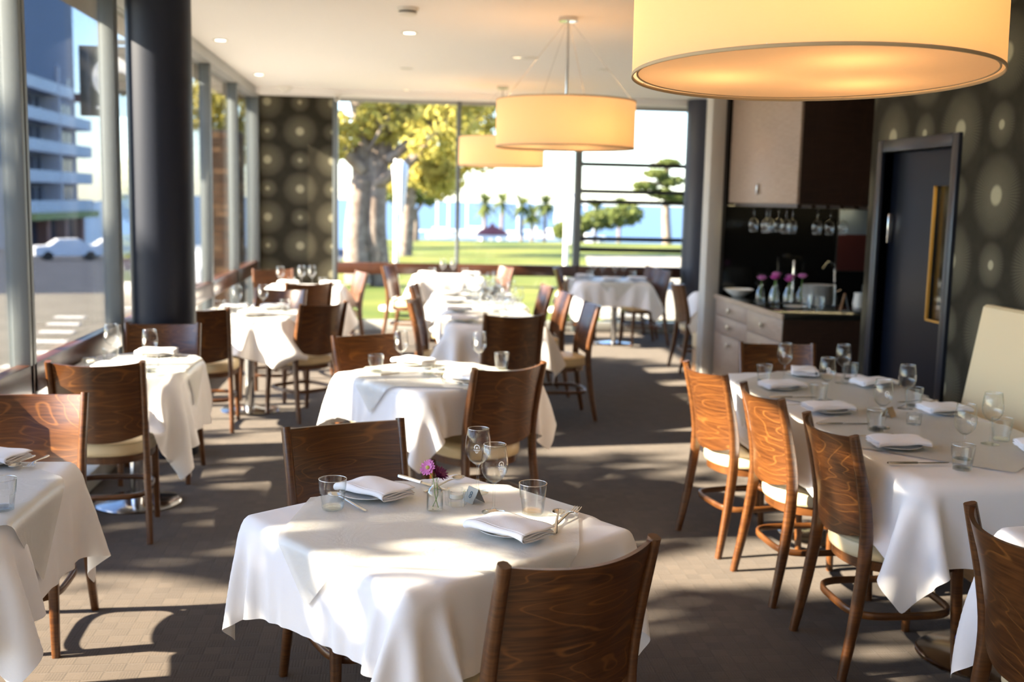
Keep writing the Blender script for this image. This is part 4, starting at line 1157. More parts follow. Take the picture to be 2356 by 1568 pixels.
# ------------------------------------------------------------------ benches
def bench(name, label, loc, rotz, L, panels, top=1.19):
    """upholstered banquette: local x along the bench, facing +y, back at y = 0"""
    t = thing(name, label, 'bench', loc, rotz)
    MB().box((0, 0.0, 0.0), (L, 0.38, 0.31), bev=0.003).build('plinth', W_BENCH, t)
    w = L/panels
    for k in range(panels):
        x0, x1 = k*w+0.002, (k+1)*w-0.002
        MB().box((x0, 0.02, 0.31), (x1, 0.43, 0.455), bev=0.022).build('seat_cushion', CREAM, t, smooth=50)
        mb = MB(); prof = [(0.01, 0.47), (0.01, top), (0.045, top), (0.060, top-0.012), (0.17, 0.47)]
        vs = [(x0, a, b) for a, b in prof]+[(x1, a, b) for a, b in prof]; n = len(prof)
        mb.add(vs, [(i, (i+1) % n, n+(i+1) % n, n+i) for i in range(n)]+[tuple(range(n)), tuple(range(2*n-1, n-1, -1))]).build('back_panel', CREAM, t, smooth=30)
    return t
bench('banquette', 'cream vinyl banquette against the wallpapered right wall', (2.948, 2.0, 0), PI/2, 3.0, 5)
bench('banquette', 'cream banquette end showing left of the grey partition post', (2.775, 9.36, 0), 0.0, 1.6, 2)

# ------------------------------------------------------------------ service nook
t = thing('sideboard', 'taupe fronted service counter unit with dark end panel', 'cabinet', (2.70, 7.22, 0))
MB().box((0.02, 0.02, 0.0), (0.62, 1.63, 0.86)).build('body', W_DARK, t, smooth=0)
MB().box((0.0, 0.0, 0.0), (0.62, 0.02, 0.86)).build('end_panel', W_DARK, t, smooth=0)
cols = [(0.02, 0.778), (0.782, 1.61)]
rows0 = [(0.735, 0.855), (0.585, 0.731), (0.06, 0.581)]
rows1 = [(0.695, 0.855), (0.55, 0.691), (0.06, 0.546)]
for ci, (a, b) in enumerate(cols):
    for (z0, z1) in (rows0 if ci else rows1):
        d = MB().box((0.0, a, z0), (0.02, b, z1), bev=0.0015).build('drawer' if z0 > 0.1 else 'door', W_CAB, t)
        kz = (z0+z1)/2 if z0 > 0.1 else z1-0.07
        MB().lathe([(0, 0.0), (0.009, 0.0), (0.009, 0.012), (0.023, 0.018), (0.023, 0.026), (0, 0.031)], 16, Matrix.Translation((0.0, (a+b)/2, kz)) @ Matrix.Rotation(-PI/2, 4, 'Y')).build('knob', CHROME, d, smooth=50)
t = thing('worktop', 'black glossy worktop with a pale front edge in the service nook', 'worktop', (2.69, 7.205, 0.86))
MB().box((0.012, 0.0, 0.0), (1.68, 1.66, 0.038), bev=0.003).build('slab', STONE_TOP, t)
MB().box((0.0, 0.012, 0.0), (0.012, 1.66, 0.038)).build('front_edge', W_CAB, t, smooth=0)
t = thing('wall_cabinet', 'tall wall cabinet with one taupe door and a dark side', 'cabinet', (2.78, 7.30, 1.665))
MB().box((0.02, 0.0, 0.0), (1.3, 1.58, 1.16)).build('body', W_DARK, t, smooth=0)
for a, b in ((0.004, 1.56),):
    d = MB().box((0.0, a, 0.002), (0.02, b, 1.158), bev=0.0015).build('door', W_CAB, t)
    if b > 1: MB().box((-0.022, 0.80, 0.07), (-0.004, 0.83, 0.15), bev=0.004).build('handle', CHROME, d)
ZN = 0.898
# hanging wine glasses and their rack
t = thing('glass_rack', 'dark rack holding wine glasses below the wall cabinet', 'rack', (2.80, 7.34, 1.640))
for k in range(8): MB().box((0.0+0.105*k, 0.0, 0.0), (0.03+0.105*k, 1.4, 0.024)).build('rail', W_DARK, t, smooth=0)
for k, (x, y) in enumerate([(2.885, 8.2), (2.99, 8.05), (3.095, 8.2), (3.20, 7.95), (3.30, 7.95), (3.405, 7.95), (2.885, 8.5), (3.0, 8.45), (3.11, 8.55)]):
    place('wine', x, y, '%s upside down wine glass hanging in the nook' % ['first front', 'second front', 'third front', 'fourth front', 'fifth front', 'rightmost front', 'first rear', 'second rear', 'third rear'][k], 0, 1.64, 'wine glasses hanging in the nook', rot=(PI, 0, 0))
t = thing('strip_light', 'warm strip light under the wall cabinet in the nook', 'light', (3.02, 8.80, 1.664))
MB().box((-0.2, -0.02, -0.018), (0.9, 0.02, 0.0), bev=0.002).build('housing', ALU_L, t)
MB().box((-0.19, -0.015, -0.024), (0.89, 0.015, -0.018)).build('tube', emit('warm_strip_glow', (1.0, 0.80, 0.42), 10.0), t, smooth=0)
# things on the worktop
t = thing('salad_bowl', 'wide white bowl at the left end of the nook worktop', 'bowl', (2.84, 8.66, ZN))
MB().lathe([(0, 0), (0.05, 0), (0.06, 0.006), (0.10, 0.035), (0.125, 0.058), (0.122, 0.06), (0.095, 0.04), (0.05, 0.012), (0, 0.01)], 32).build('bowl_shell', CHINA, t, smooth=50)
tr = thing('vase_tray', 'dark tray carrying bud vases in the nook', 'tray', (2.965, 8.02, ZN))
MB().box((-0.17, -0.13, 0), (0.17, 0.13, 0.014), bev=0.004).build('tray_board', STONE_TOP, tr)
def bud_vase(label, x, y, col, hh):
    t = thing('bud_vase', label, 'vase', (x, y, ZN+0.014), 0, 'bud vases with pink flowers'); t.scale = (1.25, 1.25, 1.25)
    MB().lathe([(0, 0), (0.026, 0), (0.028, 0.01), (0.026, 0.06), (0.013, 0.085), (0.015, 0.10), (0.012, 0.10), (0.010, 0.085), (0.023, 0.06), (0.025, 0.01), (0, 0.006)], 18).build('bottle', GLASS_THICK, t, smooth=50)
    MB().cyl((0, 0, 0.01), (0.004, 0, hh), 0.002, 6).build('stem', STEM, t, smooth=60)
    mb = MB(); petals(mb, 14, 0.003, 0.032, 0.006, 0.02, Matrix.Translation((0.004, 0, hh))); petals(mb, 10, 0.003, 0.022, 0.006, 0.024, Matrix.Translation((0.004, 0, hh+0.004)))
    mb.build('bloom', col, t, smooth=60, fix=False)
PINKD = simple('magenta_petal', (0.50, 0.06, 0.36), 0.6)
for k, (x, y) in enumerate([(2.84, 8.12), (2.895, 7.98), (2.95, 8.10), (3.005, 7.97), (3.06, 8.09), (3.105, 7.96)]):
    bud_vase('bud vase with a pink bloom on the nook tray, %s' % ['first from the bowl', 'second from the bowl', 'third from the bowl', 'third from the plates', 'second from the plates', 'nearest the plates'][k], x, y, (PINK, PINKD, PINK, PINKD, PINK, PINK)[k], 0.13+0.012*(k % 3))
for k in range(14):
    q = MB().lathe([(0, 0), (0.06, 0), (0.125, 0.011), (0.126, 0.0135), (0.12, 0.013), (0.06, 0.004), (0, 0.004)], 28).build('dinner_plate', CHINA, None, (3.23, 7.92, ZN+k*0.0112), smooth=50) if k == 0 else obj('dinner_plate', q.data, None, (3.23, 7.92, ZN+k*0.0112))
    tag(q, 'white dinner plate, %s from the top of the stack in the nook' % ORDI[13-k], 'plate', 'stacked dinner plates')
place('tumbler', 3.02, 7.62, 'tumbler in front of the plate stack in the nook, left one', 0, ZN, 'tumblers')
place('tumbler', 3.11, 7.60, 'tumbler in front of the plate stack in the nook, right one', 0, ZN, 'tumblers')
place('tumbler', 3.10, 7.82, 'tumbler just left of the plate stack in the nook', 0, ZN, 'tumblers')
place('plate', 2.97, 7.70, 'small plate beside the tumblers in the nook', 0, ZN, 'side plates')
t = thing('card_easel', 'small tent easel with a wooden edge in the nook', 'easel', (3.26, 7.50, ZN))
MB().sweep([(-0.03, 0, 0), (0.0, 0, 0.13)], lambda u: rect(0.012, 0.012), up=(0, 1, 0)).build('front_leg', W_BENCH, t, smooth=0)
MB().sweep([(0.035, 0, 0), (0.0, 0, 0.13)], lambda u: rect(0.01, 0.004), up=(0, 1, 0)).build('back_leg', ALU, t, smooth=0)
MB().box((-0.03, -0.02, 0.0), (0.035, 0.02, 0.006)).build('foot', ALU, t, smooth=0)
t = thing('beer_tap', 'slim chrome beer tap standing in the nook', 'tap', (3.33, 8.72, ZN))
MB().lathe([(0, 0), (0.03, 0), (0.03, 0.01), (0.014, 0.02), (0.014, 0.14), (0.018, 0.16), (0.012, 0.2), (0.016, 0.3), (0.0, 0.31)], 18).build('body', CHROME, t, smooth=50)
t = thing('gooseneck_tap', 'curved chrome gooseneck tap in the nook', 'tap', (3.62, 8.55, ZN))
MB().sweep(catmull([(0, 0, 0), (0, 0, 0.16), (-0.01, 0, 0.26), (-0.07, -0.02, 0.30), (-0.12, -0.03, 0.24)], 20), lambda u: circ(0.011, 8)).build('spout', CHROME, t, smooth=60)
MB().lathe([(0, 0), (0.028, 0), (0.028, 0.02), (0, 0.022)], 18).build('base', CHROME, t, smooth=40)
MB().cyl((0.0, 0, 0.05), (0.05, -0.02, 0.07), 0.007, 8).build('lever', CHROME, t, smooth=60)
t = thing('wall_poster', 'poster with a blue grey top and a maroon lower half in the nook', 'poster', (3.93, 8.885, 1.42))
MB().box((-0.17, 0, -0.32), (0.30, 0.012, 0.22)).build('board', BLACK, t, smooth=0)
MB().box((-0.16, -0.003, 0.0), (0.29, 0.0, 0.21)).build('upper_print', simple('poster_blue', (0.13, 0.17, 0.24), 0.5), t, smooth=0)
MB().box((-0.16, -0.003, -0.31), (0.29, 0.0, 0.0)).build('lower_print', simple('poster_maroon', (0.055, 0.010, 0.009), 0.5), t, smooth=0)
t = thing('coffee_grinder', 'small steel and black coffee grinder at the right of the nook', 'grinder', (3.70, 7.95, ZN))
MB().box((-0.08, -0.08, 0), (0.08, 0.08, 0.16), bev=0.01).build('body', BLACK, t)
MB().lathe([(0, 0.16), (0.05, 0.16), (0.075, 0.27), (0.07, 0.275), (0, 0.275)], 20).build('hopper', GLASS_THICK, t, smooth=40)
MB().lathe([(0, 0.275), (0.065, 0.275), (0.06, 0.295), (0, 0.298)], 20).build('lid', CHROME, t, smooth=40)
t = thing('milk_jug', 'small white jug beside the coffee grinder', 'jug', (3.50, 7.80, ZN))
MB().lathe([(0, 0), (0.04, 0), (0.045, 0.03), (0.035, 0.09), (0.038, 0.11), (0.034, 0.11), (0.031, 0.09), (0.04, 0.03), (0, 0.006)], 20).build('jug_body', CHINA, t, smooth=50)
MB().sweep(catmull([(0.036, 0, 0.095), (0.065, 0, 0.09), (0.065, 0, 0.05), (0.042, 0, 0.03)], 12), lambda u: circ(0.005, 6)).build('handle', CHINA, t, smooth=60)

# ------------------------------------------------------------------ outdoors
def gplane(name, pts, m, label=None, kind='structure'):
    o = MB().add(pts, [tuple(range(len(pts)))]).build(name, m, smooth=0)
    return tag(o, label, None, None, kind)
def heightfield(name, x0, x1, y0, y1, fn, m, nx=40, ny=60, label=None):
    P = np.array([[(x, y, fn(x, y)) if name != 'path' else (3.1+y*4+x*30, 16+y*24, fn(x, y)) for x in np.linspace(x0, x1, nx)] for y in np.linspace(y0, y1, ny)])
    return tag(MB().grid(P).build(name, m, smooth=60), label, None, None, 'structure')
def lawn_z(x, y):
    d = y-14
    return -0.12-0.0145*d+0.22*math.exp(-((d-36)/13)**2)*max(0.0, min(1.0, (x-1)/9))-0.0011*max(0, d-46)**2
heightfield('lawn', -1.8, 60, 14.2, 96, lawn_z, GRASS, 40, 70, 'sunlit green park lawn outside the far window')
heightfield('path', 0, 1, 0, 1, lambda u, v: lawn_z(3.1+v*4+u*30, 16+v*24)+0.03, PALE, 20, 20, 'pale sunlit path outside the barred window')
gplane('terrace', [(-1.9, 13.5, -0.06), (6, 13.5, -0.06), (6, 14.6, -0.06), (-1.9, 14.6, -0.06)], PAVING)
gplane('sea', [(-60, 105, -5.4), (900, 105, -5.4), (1500, 2600, -5.4), (-600, 2600, -5.4)], SEA, 'blue bay beyond the park')
gplane('ground_far', [(-40, 88, -4.4), (120, 88, -4.4), (140, 128, -4.9), (-40, 128, -4.9)], GRASS)
def street_z(y): return -0.55-0.033*max(y, -20)
gplane('street', [(-160, -20, street_z(-20)), (-1.9, -20, street_z(-20)), (-1.9, 170, street_z(170)), (-160, 170, street_z(170))], ASPHALT, 'dark blue grey asphalt street')
gplane('pavement', [(-14, -20, street_z(-20)+0.05), (-1.9, -20, street_z(-20)+0.05), (-1.9, 60, street_z(60)+0.05), (-5.0, 60, street_z(60)+0.05), (-8.5, 37, street_z(37)+0.05), (-14, 35, street_z(35)+0.05)], PAVING, 'pale street pavement outside the left windows')
for k in range(7):
    y = 15+k*1.9; x = -5.2-0.42*k
    q = MB().box((x-0.34, y-0.15, street_z(y)+0.05), (x+0.34, y+0.15, street_z(y)+0.075)).build('paver_marking', simple('white_marking', (0.72, 0.70, 0.66), 0.8) if 'white_marking' not in MATS else MATS['white_marking'], smooth=0)
    tag(q, 'white dash on the street pavement, number %s from the window' % ORD[k], 'road marking', 'white dashes on the pavement')

def leaves(mb, centres, n, size, spread, seed):
    r = np.random.default_rng(seed)
    for _ in range(n):
        c = centres[r.integers(len(centres))]
        d = r.normal(0, 1, 3); d /= np.linalg.norm(d); rad = c[3]*(0.35+0.65*r.random()**0.4)
        p = np.array(c[:3])+d*rad*np.array((1, 1, spread))
        a = r.normal(0, 1, 3); a /= np.linalg.norm(a); b = np.cross(a, r.normal(0, 1, 3)); b /= np.linalg.norm(b)
        s = size*(0.6+0.8*r.random()); k = len(mb.v)
        mb.v += [tuple(p-a*s), tuple(p+b*s*0.55), tuple(p+a*s), tuple(p-b*s*0.55)]; mb.f.append((k, k+1, k+2, k+3))
def branch(mb, p0, p1, r0, r1, bend=0.3, seed=0, n=10):
    r = random.Random(seed); p0 = Vector(p0); p1 = Vector(p1); m = (p0+p1)/2+Vector((r.uniform(-1, 1), r.uniform(-1, 1), r.uniform(-0.3, 0.6)))*bend
    mb.sweep(catmull([p0, m, p1], n), lambda u: circ(r0+(r1-r0)*u, 9), up=(0.1, 1, 0.2))
def tree(name, label, trunks, limbs, blobs, nleaf, size, leafm, seed, group=None, spread=0.8):
    t = thing(name, label, 'tree', trunks[0][0], 0, group)
    o = Vector(trunks[0][0])
    for k, (a, b, r0, r1) in enumerate(trunks):
        mb = MB(); branch(mb, Vector(a)-o, Vector(b)-o, r0, r1, 0.12, seed+k, 14); mb.build('trunk', BARK, t, smooth=60)
    for k, (a, b, r0, r1) in enumerate(limbs):
        mb = MB(); branch(mb, Vector(a)-o, Vector(b)-o, r0, r1, 0.35, seed+k+20); mb.build('limb', BARK, t, smooth=60)
    mb = MB(); leaves(mb, [(q[0]-o.x, q[1]-o.y, q[2]-o.z, q[3]) for q in blobs], nleaf, size, spread, seed)
    f = mb.build('foliage', leafm, t, smooth=0, fix=False); f['kind'] = 'stuff'
    return t
# big twin trunked tree by the far window
tb = [(-0.80, 23.0, -0.2), (-0.33, 23.2, -0.2)]
tree('park_tree', 'big twin trunked tree with yellow spring leaves outside the far window', [(tb[0], (-0.72, 23.1, 2.0), 0.30, 0.24), (tb[1], (-0.42, 23.1, 2.0), 0.25, 0.22)],
     [((-0.72, 23.1, 1.9), (-1.6, 23.2, 5.2), 0.22, 0.09), ((-0.6, 23.1, 1.9), (-0.35, 23.5, 5.5), 0.20, 0.09), ((-0.45, 23.1, 1.9), (0.8, 23.0, 5.6), 0.20, 0.08), ((-0.42, 23.0, 1.9), (1.0, 22.4, 3.3), 0.14, 0.05), ((-0.2, 23.0, 2.4), (2.2, 22.6, 4.2), 0.12, 0.05), ((-0.7, 23.0, 2.2), (-2.4, 22.8, 4.2), 0.14, 0.05), ((0.3, 23.0, 3.8), (-0.6, 22.7, 2.6), 0.08, 0.03)],
     [(-1.6, 23, 4.6, 1.1), (-0.6, 23.4, 5.0, 1.1), (0.6, 23, 4.9, 1.1), (1.4, 22.8, 4.0, 0.8), (0.9, 22.6, 3.0, 0.8), (-0.2, 23.2, 3.3, 0.7), (2.2, 23, 4.7, 0.8), (-1.5, 22.8, 2.9, 0.7), (0.3, 23.6, 3.9, 0.9), (2.9, 23.2, 4.4, 0.7), (0.8, 24, 2.2, 0.5)], 9000, 0.10, LEAF_Y, 3, 'park trees')
tree('park_tree', 'wide drooping yellow green tree right of the white parasol', [((0.3, 40, -0.6), (0.5, 40, 2.6), 0.3, 0.22)], [((0.5, 40, 2.2), (3.0, 40, 4.6), 0.15, 0.05), ((0.5, 40, 2.2), (-1.0, 40, 4.6), 0.15, 0.05)],
     [(1.0, 40, 3.6, 1.6), (2.2, 40, 4.6, 1.5), (2.9, 39.6, 3.4, 1.1), (0.0, 40, 2.6, 1.1), (1.6, 40.4, 2.4, 1.0), (3.4, 40, 5.0, 1.2), (0.6, 40, 5.4, 1.4), (3.6, 40, 6.4, 1.4), (1.8, 40, 6.6, 1.5), (4.6, 40.5, 5.9, 1.1), (-0.8, 40, 6.3, 1.3)], 5600, 0.15, LEAF_Y, 5, 'park trees')
tree('park_tree', 'small dark green tree at the edge of the lawn', [((1.05, 62, -0.9), (1.05, 62, 1.0), 0.22, 0.16)], [((1.05, 62, 0.8), (1.6, 62, 2.2), 0.12, 0.05)], [(0.4, 62, 1.9, 1.1), (1.7, 62, 2.2, 1.2), (1.0, 62, 2.8, 1.0)], 900, 0.22, LEAF_G, 6, 'park trees')
# pines and bushes behind the barred window
tree('pine_tree', 'layered pine tree at the right edge of the barred window', [((15.4, 60, -1.2), (15.2, 60, 4.0), 0.3, 0.12)], [((15.2, 60, 2.6), (13.6, 60, 2.9), 0.1, 0.04), ((15.2, 60, 3.6), (14.2, 60, 3.9), 0.1, 0.04)],
     [(15.2, 60, 3.9, 0.7), (14.5, 60, 3.3, 0.7), (15.4, 60, 2.9, 0.8), (13.9, 60, 2.6, 0.7), (14.9, 60, 2.2, 0.8), (15.8, 60, 2.0, 0.8)], 1500, 0.17, LEAF_G, 8, 'pine trees', 0.35)
tree('park_bush', 'bushy green shrubs behind the barred window', [((12.5, 72, -1.3), (12.6, 72, 0.4), 0.2, 0.1)], [((12.6, 72, 0.2), (13.6, 72, 0.9), 0.1, 0.04)],
     [(11.2, 72, -0.3, 0.8), (12.3, 72, 0.1, 0.9), (13.4, 72, 0.4, 1.0), (14.6, 72, 0.6, 1.1), (15.6, 72, 0.9, 1.1)], 1500, 0.22, LEAF_G, 9, None, 0.7)
def palm(label, x, y, z0, hh, seed):
    t = thing('palm_tree', label, 'palm', (x, y, z0), 0, 'palms along the shore')
    MB().cyl((0, 0, 0), (0.1, 0, hh), 0.28, 8, 0.2).build('trunk', BARK, t, smooth=60)
    r = random.Random(seed); mb = MB()
    for k in range(64):
        a = r.uniform(0, 2*PI); e = r.uniform(-0.9, 1.3); L = r.uniform(1.7, 2.5); P = []
        for i in range(6):
            s = i/5; rr_ = L*s*math.cos(e*(1-0.2*s)); zz = hh+L*s*math.sin(e)-0.5*s*s; w = 0.22*math.sin(PI*(0.1+0.85*s))
            P.append([(0.1+rr_*math.cos(a)-w*math.sin(a), rr_*math.sin(a)+w*math.cos(a), zz), (0.1+rr_*math.cos(a)+w*math.sin(a), rr_*math.sin(a)-w*math.cos(a), zz)])
        mb.grid(np.array(P))
    f = mb.build('fronds', LEAF_G, t, smooth=0, fix=False)
for k, (x, hh, yo) in enumerate([(12.2, 6.0, 0), (14.6, 6.1, 8), (17.4, 5.9, 0), (20.7, 6.2, 0), (27.9, 5.6, 0), (31.3, 5.9, 8), (18.9, 4.4, 12)]):
    palm(['palm standing left of the rotunda roof', 'palm rising behind the rotunda roof', 'tall palm right of the rotunda', 'lone palm farther right of the rotunda', 'left palm seen through the barred window', 'right palm seen through the barred window', 'short palm right of the rotunda'][k], x*(150+yo)/150, 150+yo, -5.0, hh*(1+yo/300), k)
# rotunda
t = thing('rotunda', 'small white rotunda with a red roof by the water', 'rotunda', (12.45, 140, -4.9))
MB().lathe([(2.3, 2.0), (2.4, 2.05), (1.4, 2.7), (0.35, 3.1), (0.12, 3.5), (0, 3.55)], 16).build('roof', simple('red_roof', (0.20, 0.035, 0.03), 0.7), t, smooth=20)
MB().lathe([(2.15, 1.7), (2.15, 2.02), (0, 2.02)], 16).build('entablature', WHITE_P, t, smooth=20)
for k in range(8):
    a = k*PI/4; MB().cyl((1.85*math.cos(a), 1.85*math.sin(a), 0), (1.85*math.cos(a), 1.85*math.sin(a), 1.72), 0.16, 8).build('column', WHITE_P, t, smooth=60)
MB().lathe([(0, 0.15), (2.2, 0.15), (2.3, 0)], 16).build('base', WHITE_P, t, smooth=20)
# moored boats
HULL = simple('white_hull', (0.82, 0.83, 0.84), 0.4)
rr = random.Random(3)
bx = [(6, 170), (8.5, 185), (11, 175), (19, 172), (23, 180), (25.5, 175), (28.5, 190), (31, 178), (34, 186), (15.5, 195)]
b0 = None; order = sorted(range(len(bx)), key=lambda q: bx[q][0]/bx[q][1]); bnames = {q: ORDI[i] if i else 'first' for i, q in enumerate(order)}
for k, (x, y) in enumerate(bx):
    if b0 is None:
        b0 = t = thing('sailing_boat', 'x', 'boat', (x, y, -5.4), 0.3, 'white boats moored in the bay')
        P = []
        for i in range(9):
            s = i/8*2-1; w = 1.0*(1-abs(s)**2.5*(0.9 if s > 0 else 0.3)); P.append([(s*3, -w*0.9, 0.9+0.2*s*s), (s*3*0.9, -w*0.6, 0.0), (s*3*0.85, 0, -0.3), (s*3*0.9, w*0.6, 0.0), (s*3, w*0.9, 0.9+0.2*s*s)])
        MB().grid(np.array(P)).build('hull', HULL, t, smooth=60)
        MB().box((-1.2, -0.5, 0.8), (0.9, 0.5, 1.5), bev=0.1).build('cabin', HULL, t)
        MB().cyl((0.4, 0, 0.9), (0.4, 0, 8.0), 0.10, 6).build('mast', HULL, t, smooth=60)
        MB().cyl((0.4, 0, 1.9), (-2.4, 0, 1.9), 0.16, 6).build('boom', HULL, t, smooth=60)
        t['label'] = 'leftmost white sailing boat moored in the bay'
    else: dup(b0, 'white sailing boat in the bay, %s in order of mooring from the left' % bnames[k], (x, y, -5.4), rr.uniform(-0.6, 0.6), 'white boats moored in the bay')
# folded parasols on the terrace
def parasol(label, x, y, ztop):
    t = thing('folded_parasol', label, 'parasol', (x, y, -0.06))
    MB().lathe([(0, 0), (0.25, 0), (0.25, 0.05), (0.04, 0.07), (0, 0.07)], 24).build('base', WHITE_PL, t, smooth=40)
    MB().cyl((0, 0, 0.05), (0, 0, ztop+0.06), 0.042, 12).build('pole', WHITE_PL, t, smooth=60)
    def mod(a, i): return 1+0.18*math.sin(a*8)
    MB().lathe([(0.05, ztop-0.75), (0.075, ztop-0.55), (0.10, ztop-0.2), (0.11, ztop-0.04), (0.05, ztop+0.03), (0, ztop+0.06)], 48, Matrix.Translation((0.05, 0, 0.0)), mod).build('folded_canopy', HULL, t, smooth=50)
parasol('white folded parasol before the big twin tree', 0.0, 16.5, 2.22)
parasol('white folded parasol beside the thick far mullion', 2.62, 16.5, 1.80)

# street trees that shade the left windows (they stand left of the frame)
def street_tree(label, x, y, seed, nl=900, nb=14, hh=6.2):
    r = random.Random(seed)
    bl = [(x+r.uniform(-0.7, 0.7), y+r.uniform(-1.55, 1.55), r.uniform(4.05, hh+0.2), r.uniform(0.26, 0.52)) for _ in range(nb)]
    tree('street_tree', label, [((x, y, street_z(y)), (x+0.1, y, 3.6), 0.12, 0.09)], [((x, y, 3.3), (x+r.uniform(-1, 1), y+1.6, hh-0.6), 0.09, 0.03), ((x, y, 3.3), (x-0.4, y-1.7, hh-0.9), 0.09, 0.03), ((x, y, 3.4), (x+0.9, y, hh-0.3), 0.08, 0.03)], bl, nl, 0.13, LEAF_Y, seed, 'street trees outside the left windows')
for k, (x, y) in enumerate([(-7.0, 1.6), (-9.6, 4.9), (-7.0, 8.2)]):
    street_tree(['first street tree outside the left windows', 'second street tree outside the left windows', 'third street tree outside the left windows'][k], x, y, 40+k, (1900, 1000, 600)[k], (23, 14, 9)[k])
tree('street_tree', 'yellowish street tree beyond the navy column', [((-7.4, 48, street_z(48)), (-7.3, 48, 3.0), 0.25, 0.18)], [((-7.3, 48, 2.6), (-6.4, 48, 6), 0.12, 0.05)], [(-7.2, 48, 5.4, 1.5), (-6.3, 48, 6.5, 1.4), (-7.8, 48, 7.4, 1.5), (-6.6, 48, 3.8, 1.1), (-8.4, 48, 5.2, 1.3)], 1800, 0.2, LEAF_Y, 61, 'street trees')
tree('street_tree', 'yellow green street tree right of the apartment block', [((-17.5, 78, street_z(78)), (-17.4, 78, 2.0), 0.3, 0.2)], [((-17.4, 78, 1.8), (-17.0, 78, 4), 0.12, 0.05)], [(-17.6, 78, 3.0, 1.6), (-16.6, 78, 4.2, 1.4), (-18.6, 78, 2.2, 1.3)], 1300, 0.28, LEAF_Y, 62, 'street trees')

# apartment block across the street
AB = simple('apartment_concrete', (0.17, 0.20, 0.27), 0.8); ABL = simple('pale_balcony_panel', (0.50, 0.58, 0.68), 0.5); ABW = simple('apartment_window', (0.03, 0.045, 0.07), 0.15)
ABT = simple('terracotta_tile', (0.34, 0.16, 0.12), 0.7); ABF = simple('pale_frame', (0.5, 0.52, 0.6), 0.6)
t = thing('apartment_block', 'tall blue grey apartment block with pale balconies across the street', 'building', (-35.5, 109, -4.6)); t.scale = (1.36, 1.36, 1.0)
MB().box((-14, 0.0, 0), (-1.4, 17.2, 40)).build('wall', AB, t, smooth=0)
MB().box((-14, -8.0, 17.5), (-0.2, 11.0, 40)).build('upper_block', simple('apartment_blue', (0.12, 0.17, 0.27), 0.7), t, smooth=0)
for fl_ in range(5):
    z = 3.9+3.05*fl_
    b = MB().box((-1.4, 0.2, z), (0.0, 16.8 if fl_ < 4 else 12.0, z+0.25)).build('balcony', ABF, t, smooth=0)
    MB().box((-0.12, 0.2, z+0.25), (0.0, 8.0, z+1.25)).build('balcony_panel', ABL, b, smooth=0)
    MB().box((-0.12, 8.3, z+0.25), (0.0, 16.8 if fl_ < 4 else 12.0, z+1.25)).build('balcony_panel', ABL, b, smooth=0)
    MB().box((-1.4, 8.0, z), (0.02, 8.3, z+3.0)).build('fin', ABF, b, smooth=0)
    MB().box((-1.3, 16.5, z+0.25), (0.0, 16.7, z+1.25)).build('balcony_end', ABT, b, smooth=0)
    for k in range(4):
        y0 = 0.8+4.1*k
        w = MB().box((-1.41, y0, z+0.4), (-1.36, y0+2.6, z+2.7)).build('window', ABW, t, smooth=0)
        MB().box((-1.40, y0+1.25, z+0.4), (-1.33, y0+1.35, z+2.7)).build('window_frame', ABF, w, smooth=0)
for k in range(4): MB().box((-1.4, 1.5+4.6*k, 0), (-0.6, 2.3+4.6*k, 3.9)).build('terracotta_pier', ABT, t, smooth=0)
MB().box((-1.45, 0, 0.2), (-1.35, 17, 3.5)).build('shopfront', ABW, t, smooth=0)
MB().box((-0.3, 0.5, 3.2), (0.4, 17, 3.9)).build('awning', simple('olive_awning', (0.3, 0.34, 0.12), 0.8), t, smooth=0)
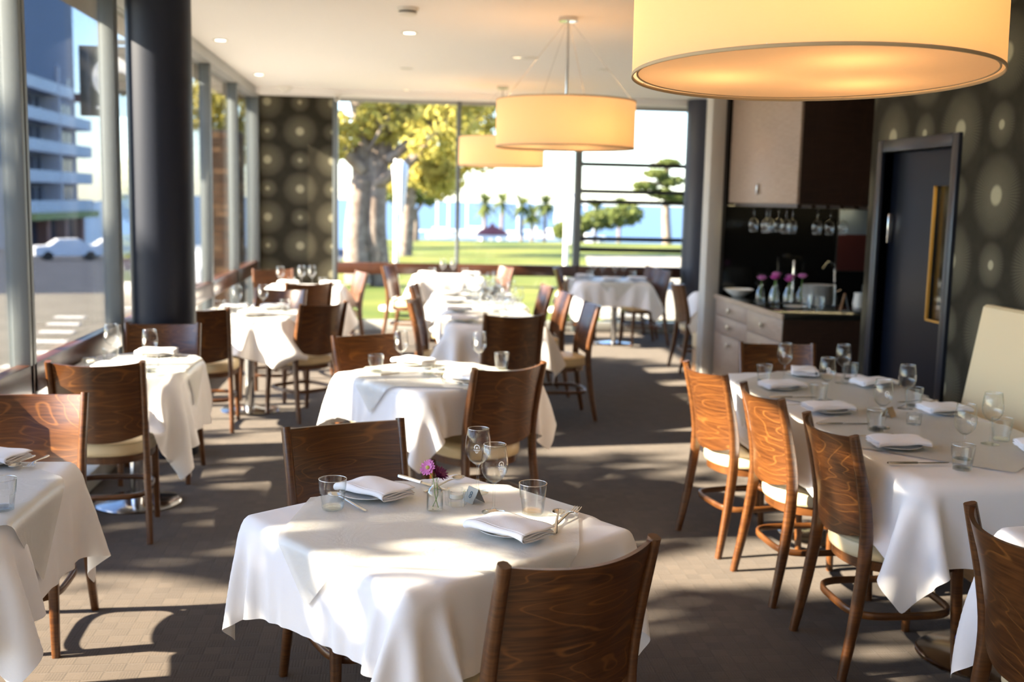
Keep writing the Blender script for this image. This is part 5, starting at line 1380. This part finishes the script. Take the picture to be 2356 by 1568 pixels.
# blade sign
t = thing('blade_sign', 'black hanging sign with a white crescent disc outside the street window', 'sign', (-2.50, 9.95, 2.30))
MB().box((-0.26, -0.025, 0.0), (0.26, 0.025, 0.60), bev=0.005).build('board', BLACK, t)
def disc(name, m, cx, cz, rx, rz, y):
    P = np.array([[(cx+rx*math.cos(2*PI*k/32)*s_, y, cz+rz*math.sin(2*PI*k/32)*s_) for s_ in (0.0, 1.0)] for k in range(33)])
    MB().grid(P).build(name, m, t, smooth=0, fix=False)
disc('white_disc', ETCH, 0.02, 0.33, 0.17, 0.19, -0.027); disc('dark_bite', BLACK, 0.08, 0.25, 0.11, 0.13, -0.029)
MB().box((-0.12, -0.028, 0.06), (0.05, -0.025, 0.085)).build('caption_line', ETCH, t, smooth=0)
MB().box((-0.02, -0.02, 0.60), (0.02, 0.02, 0.66)).box((-0.02, -0.02, 0.62), (0.72, 0.02, 0.66)).build('hanger', ALU, t, smooth=0)
# cars
def car(label, x, y, z, rotz, col):
    t = thing('parked_car', label, 'car', (x, y, z), rotz, 'cars in the street')
    prof = [(-2.1, 0.35), (-2.1, 0.85), (-1.9, 0.95), (-1.2, 1.0), (-0.6, 1.42), (0.7, 1.45), (1.35, 1.02), (2.0, 0.9), (2.15, 0.7), (2.15, 0.35)]
    vs = [(a, -0.85+0.1*(b > 1.1), b) for a, b in prof]+[(a, 0.85-0.1*(b > 1.1), b) for a, b in prof]; n = len(prof)
    MB().add(vs, [(i, (i+1) % n, n+(i+1) % n, n+i) for i in range(n)]+[tuple(range(n)), tuple(range(2*n-1, n-1, -1))]).build('body', col, t, smooth=25)
    for s in (-1, 1):
        MB().add([(-0.95, s*0.80, 1.03), (-0.55, s*0.765, 1.36), (0.65, s*0.765, 1.38), (1.1, s*0.80, 1.05)], [(0, 1, 2, 3)]).build('side_glass', ABW, t, smooth=0)
        for xx in (-1.3, 1.35):
            MB().cyl((xx, s*0.66, 0.32), (xx, s*0.88, 0.32), 0.32, 18).build('wheel', BLACK, t, smooth=40)
    MB().add([(1.33, -0.7, 1.06), (0.76, -0.68, 1.42), (0.76, 0.68, 1.42), (1.33, 0.7, 1.06)], [(0, 1, 2, 3)]).build('windscreen', ABW, t, smooth=0)
WCAR = simple('white_car_paint', (0.75, 0.78, 0.85), 0.25)
car('white car parked across the street', -22.0, 75, street_z(75), 0.45, WCAR)
car('second white car parked behind it', -20.6, 81, street_z(81), 0.45, WCAR)
car('silver car seen between the mullions past the navy column', -9.2, 56, street_z(56), 1.35, simple('silver_car_paint', (0.30, 0.32, 0.36), 0.3))
car('pale car nearer the window past the navy column', -7.4, 42, street_z(42), 1.35, WCAR)
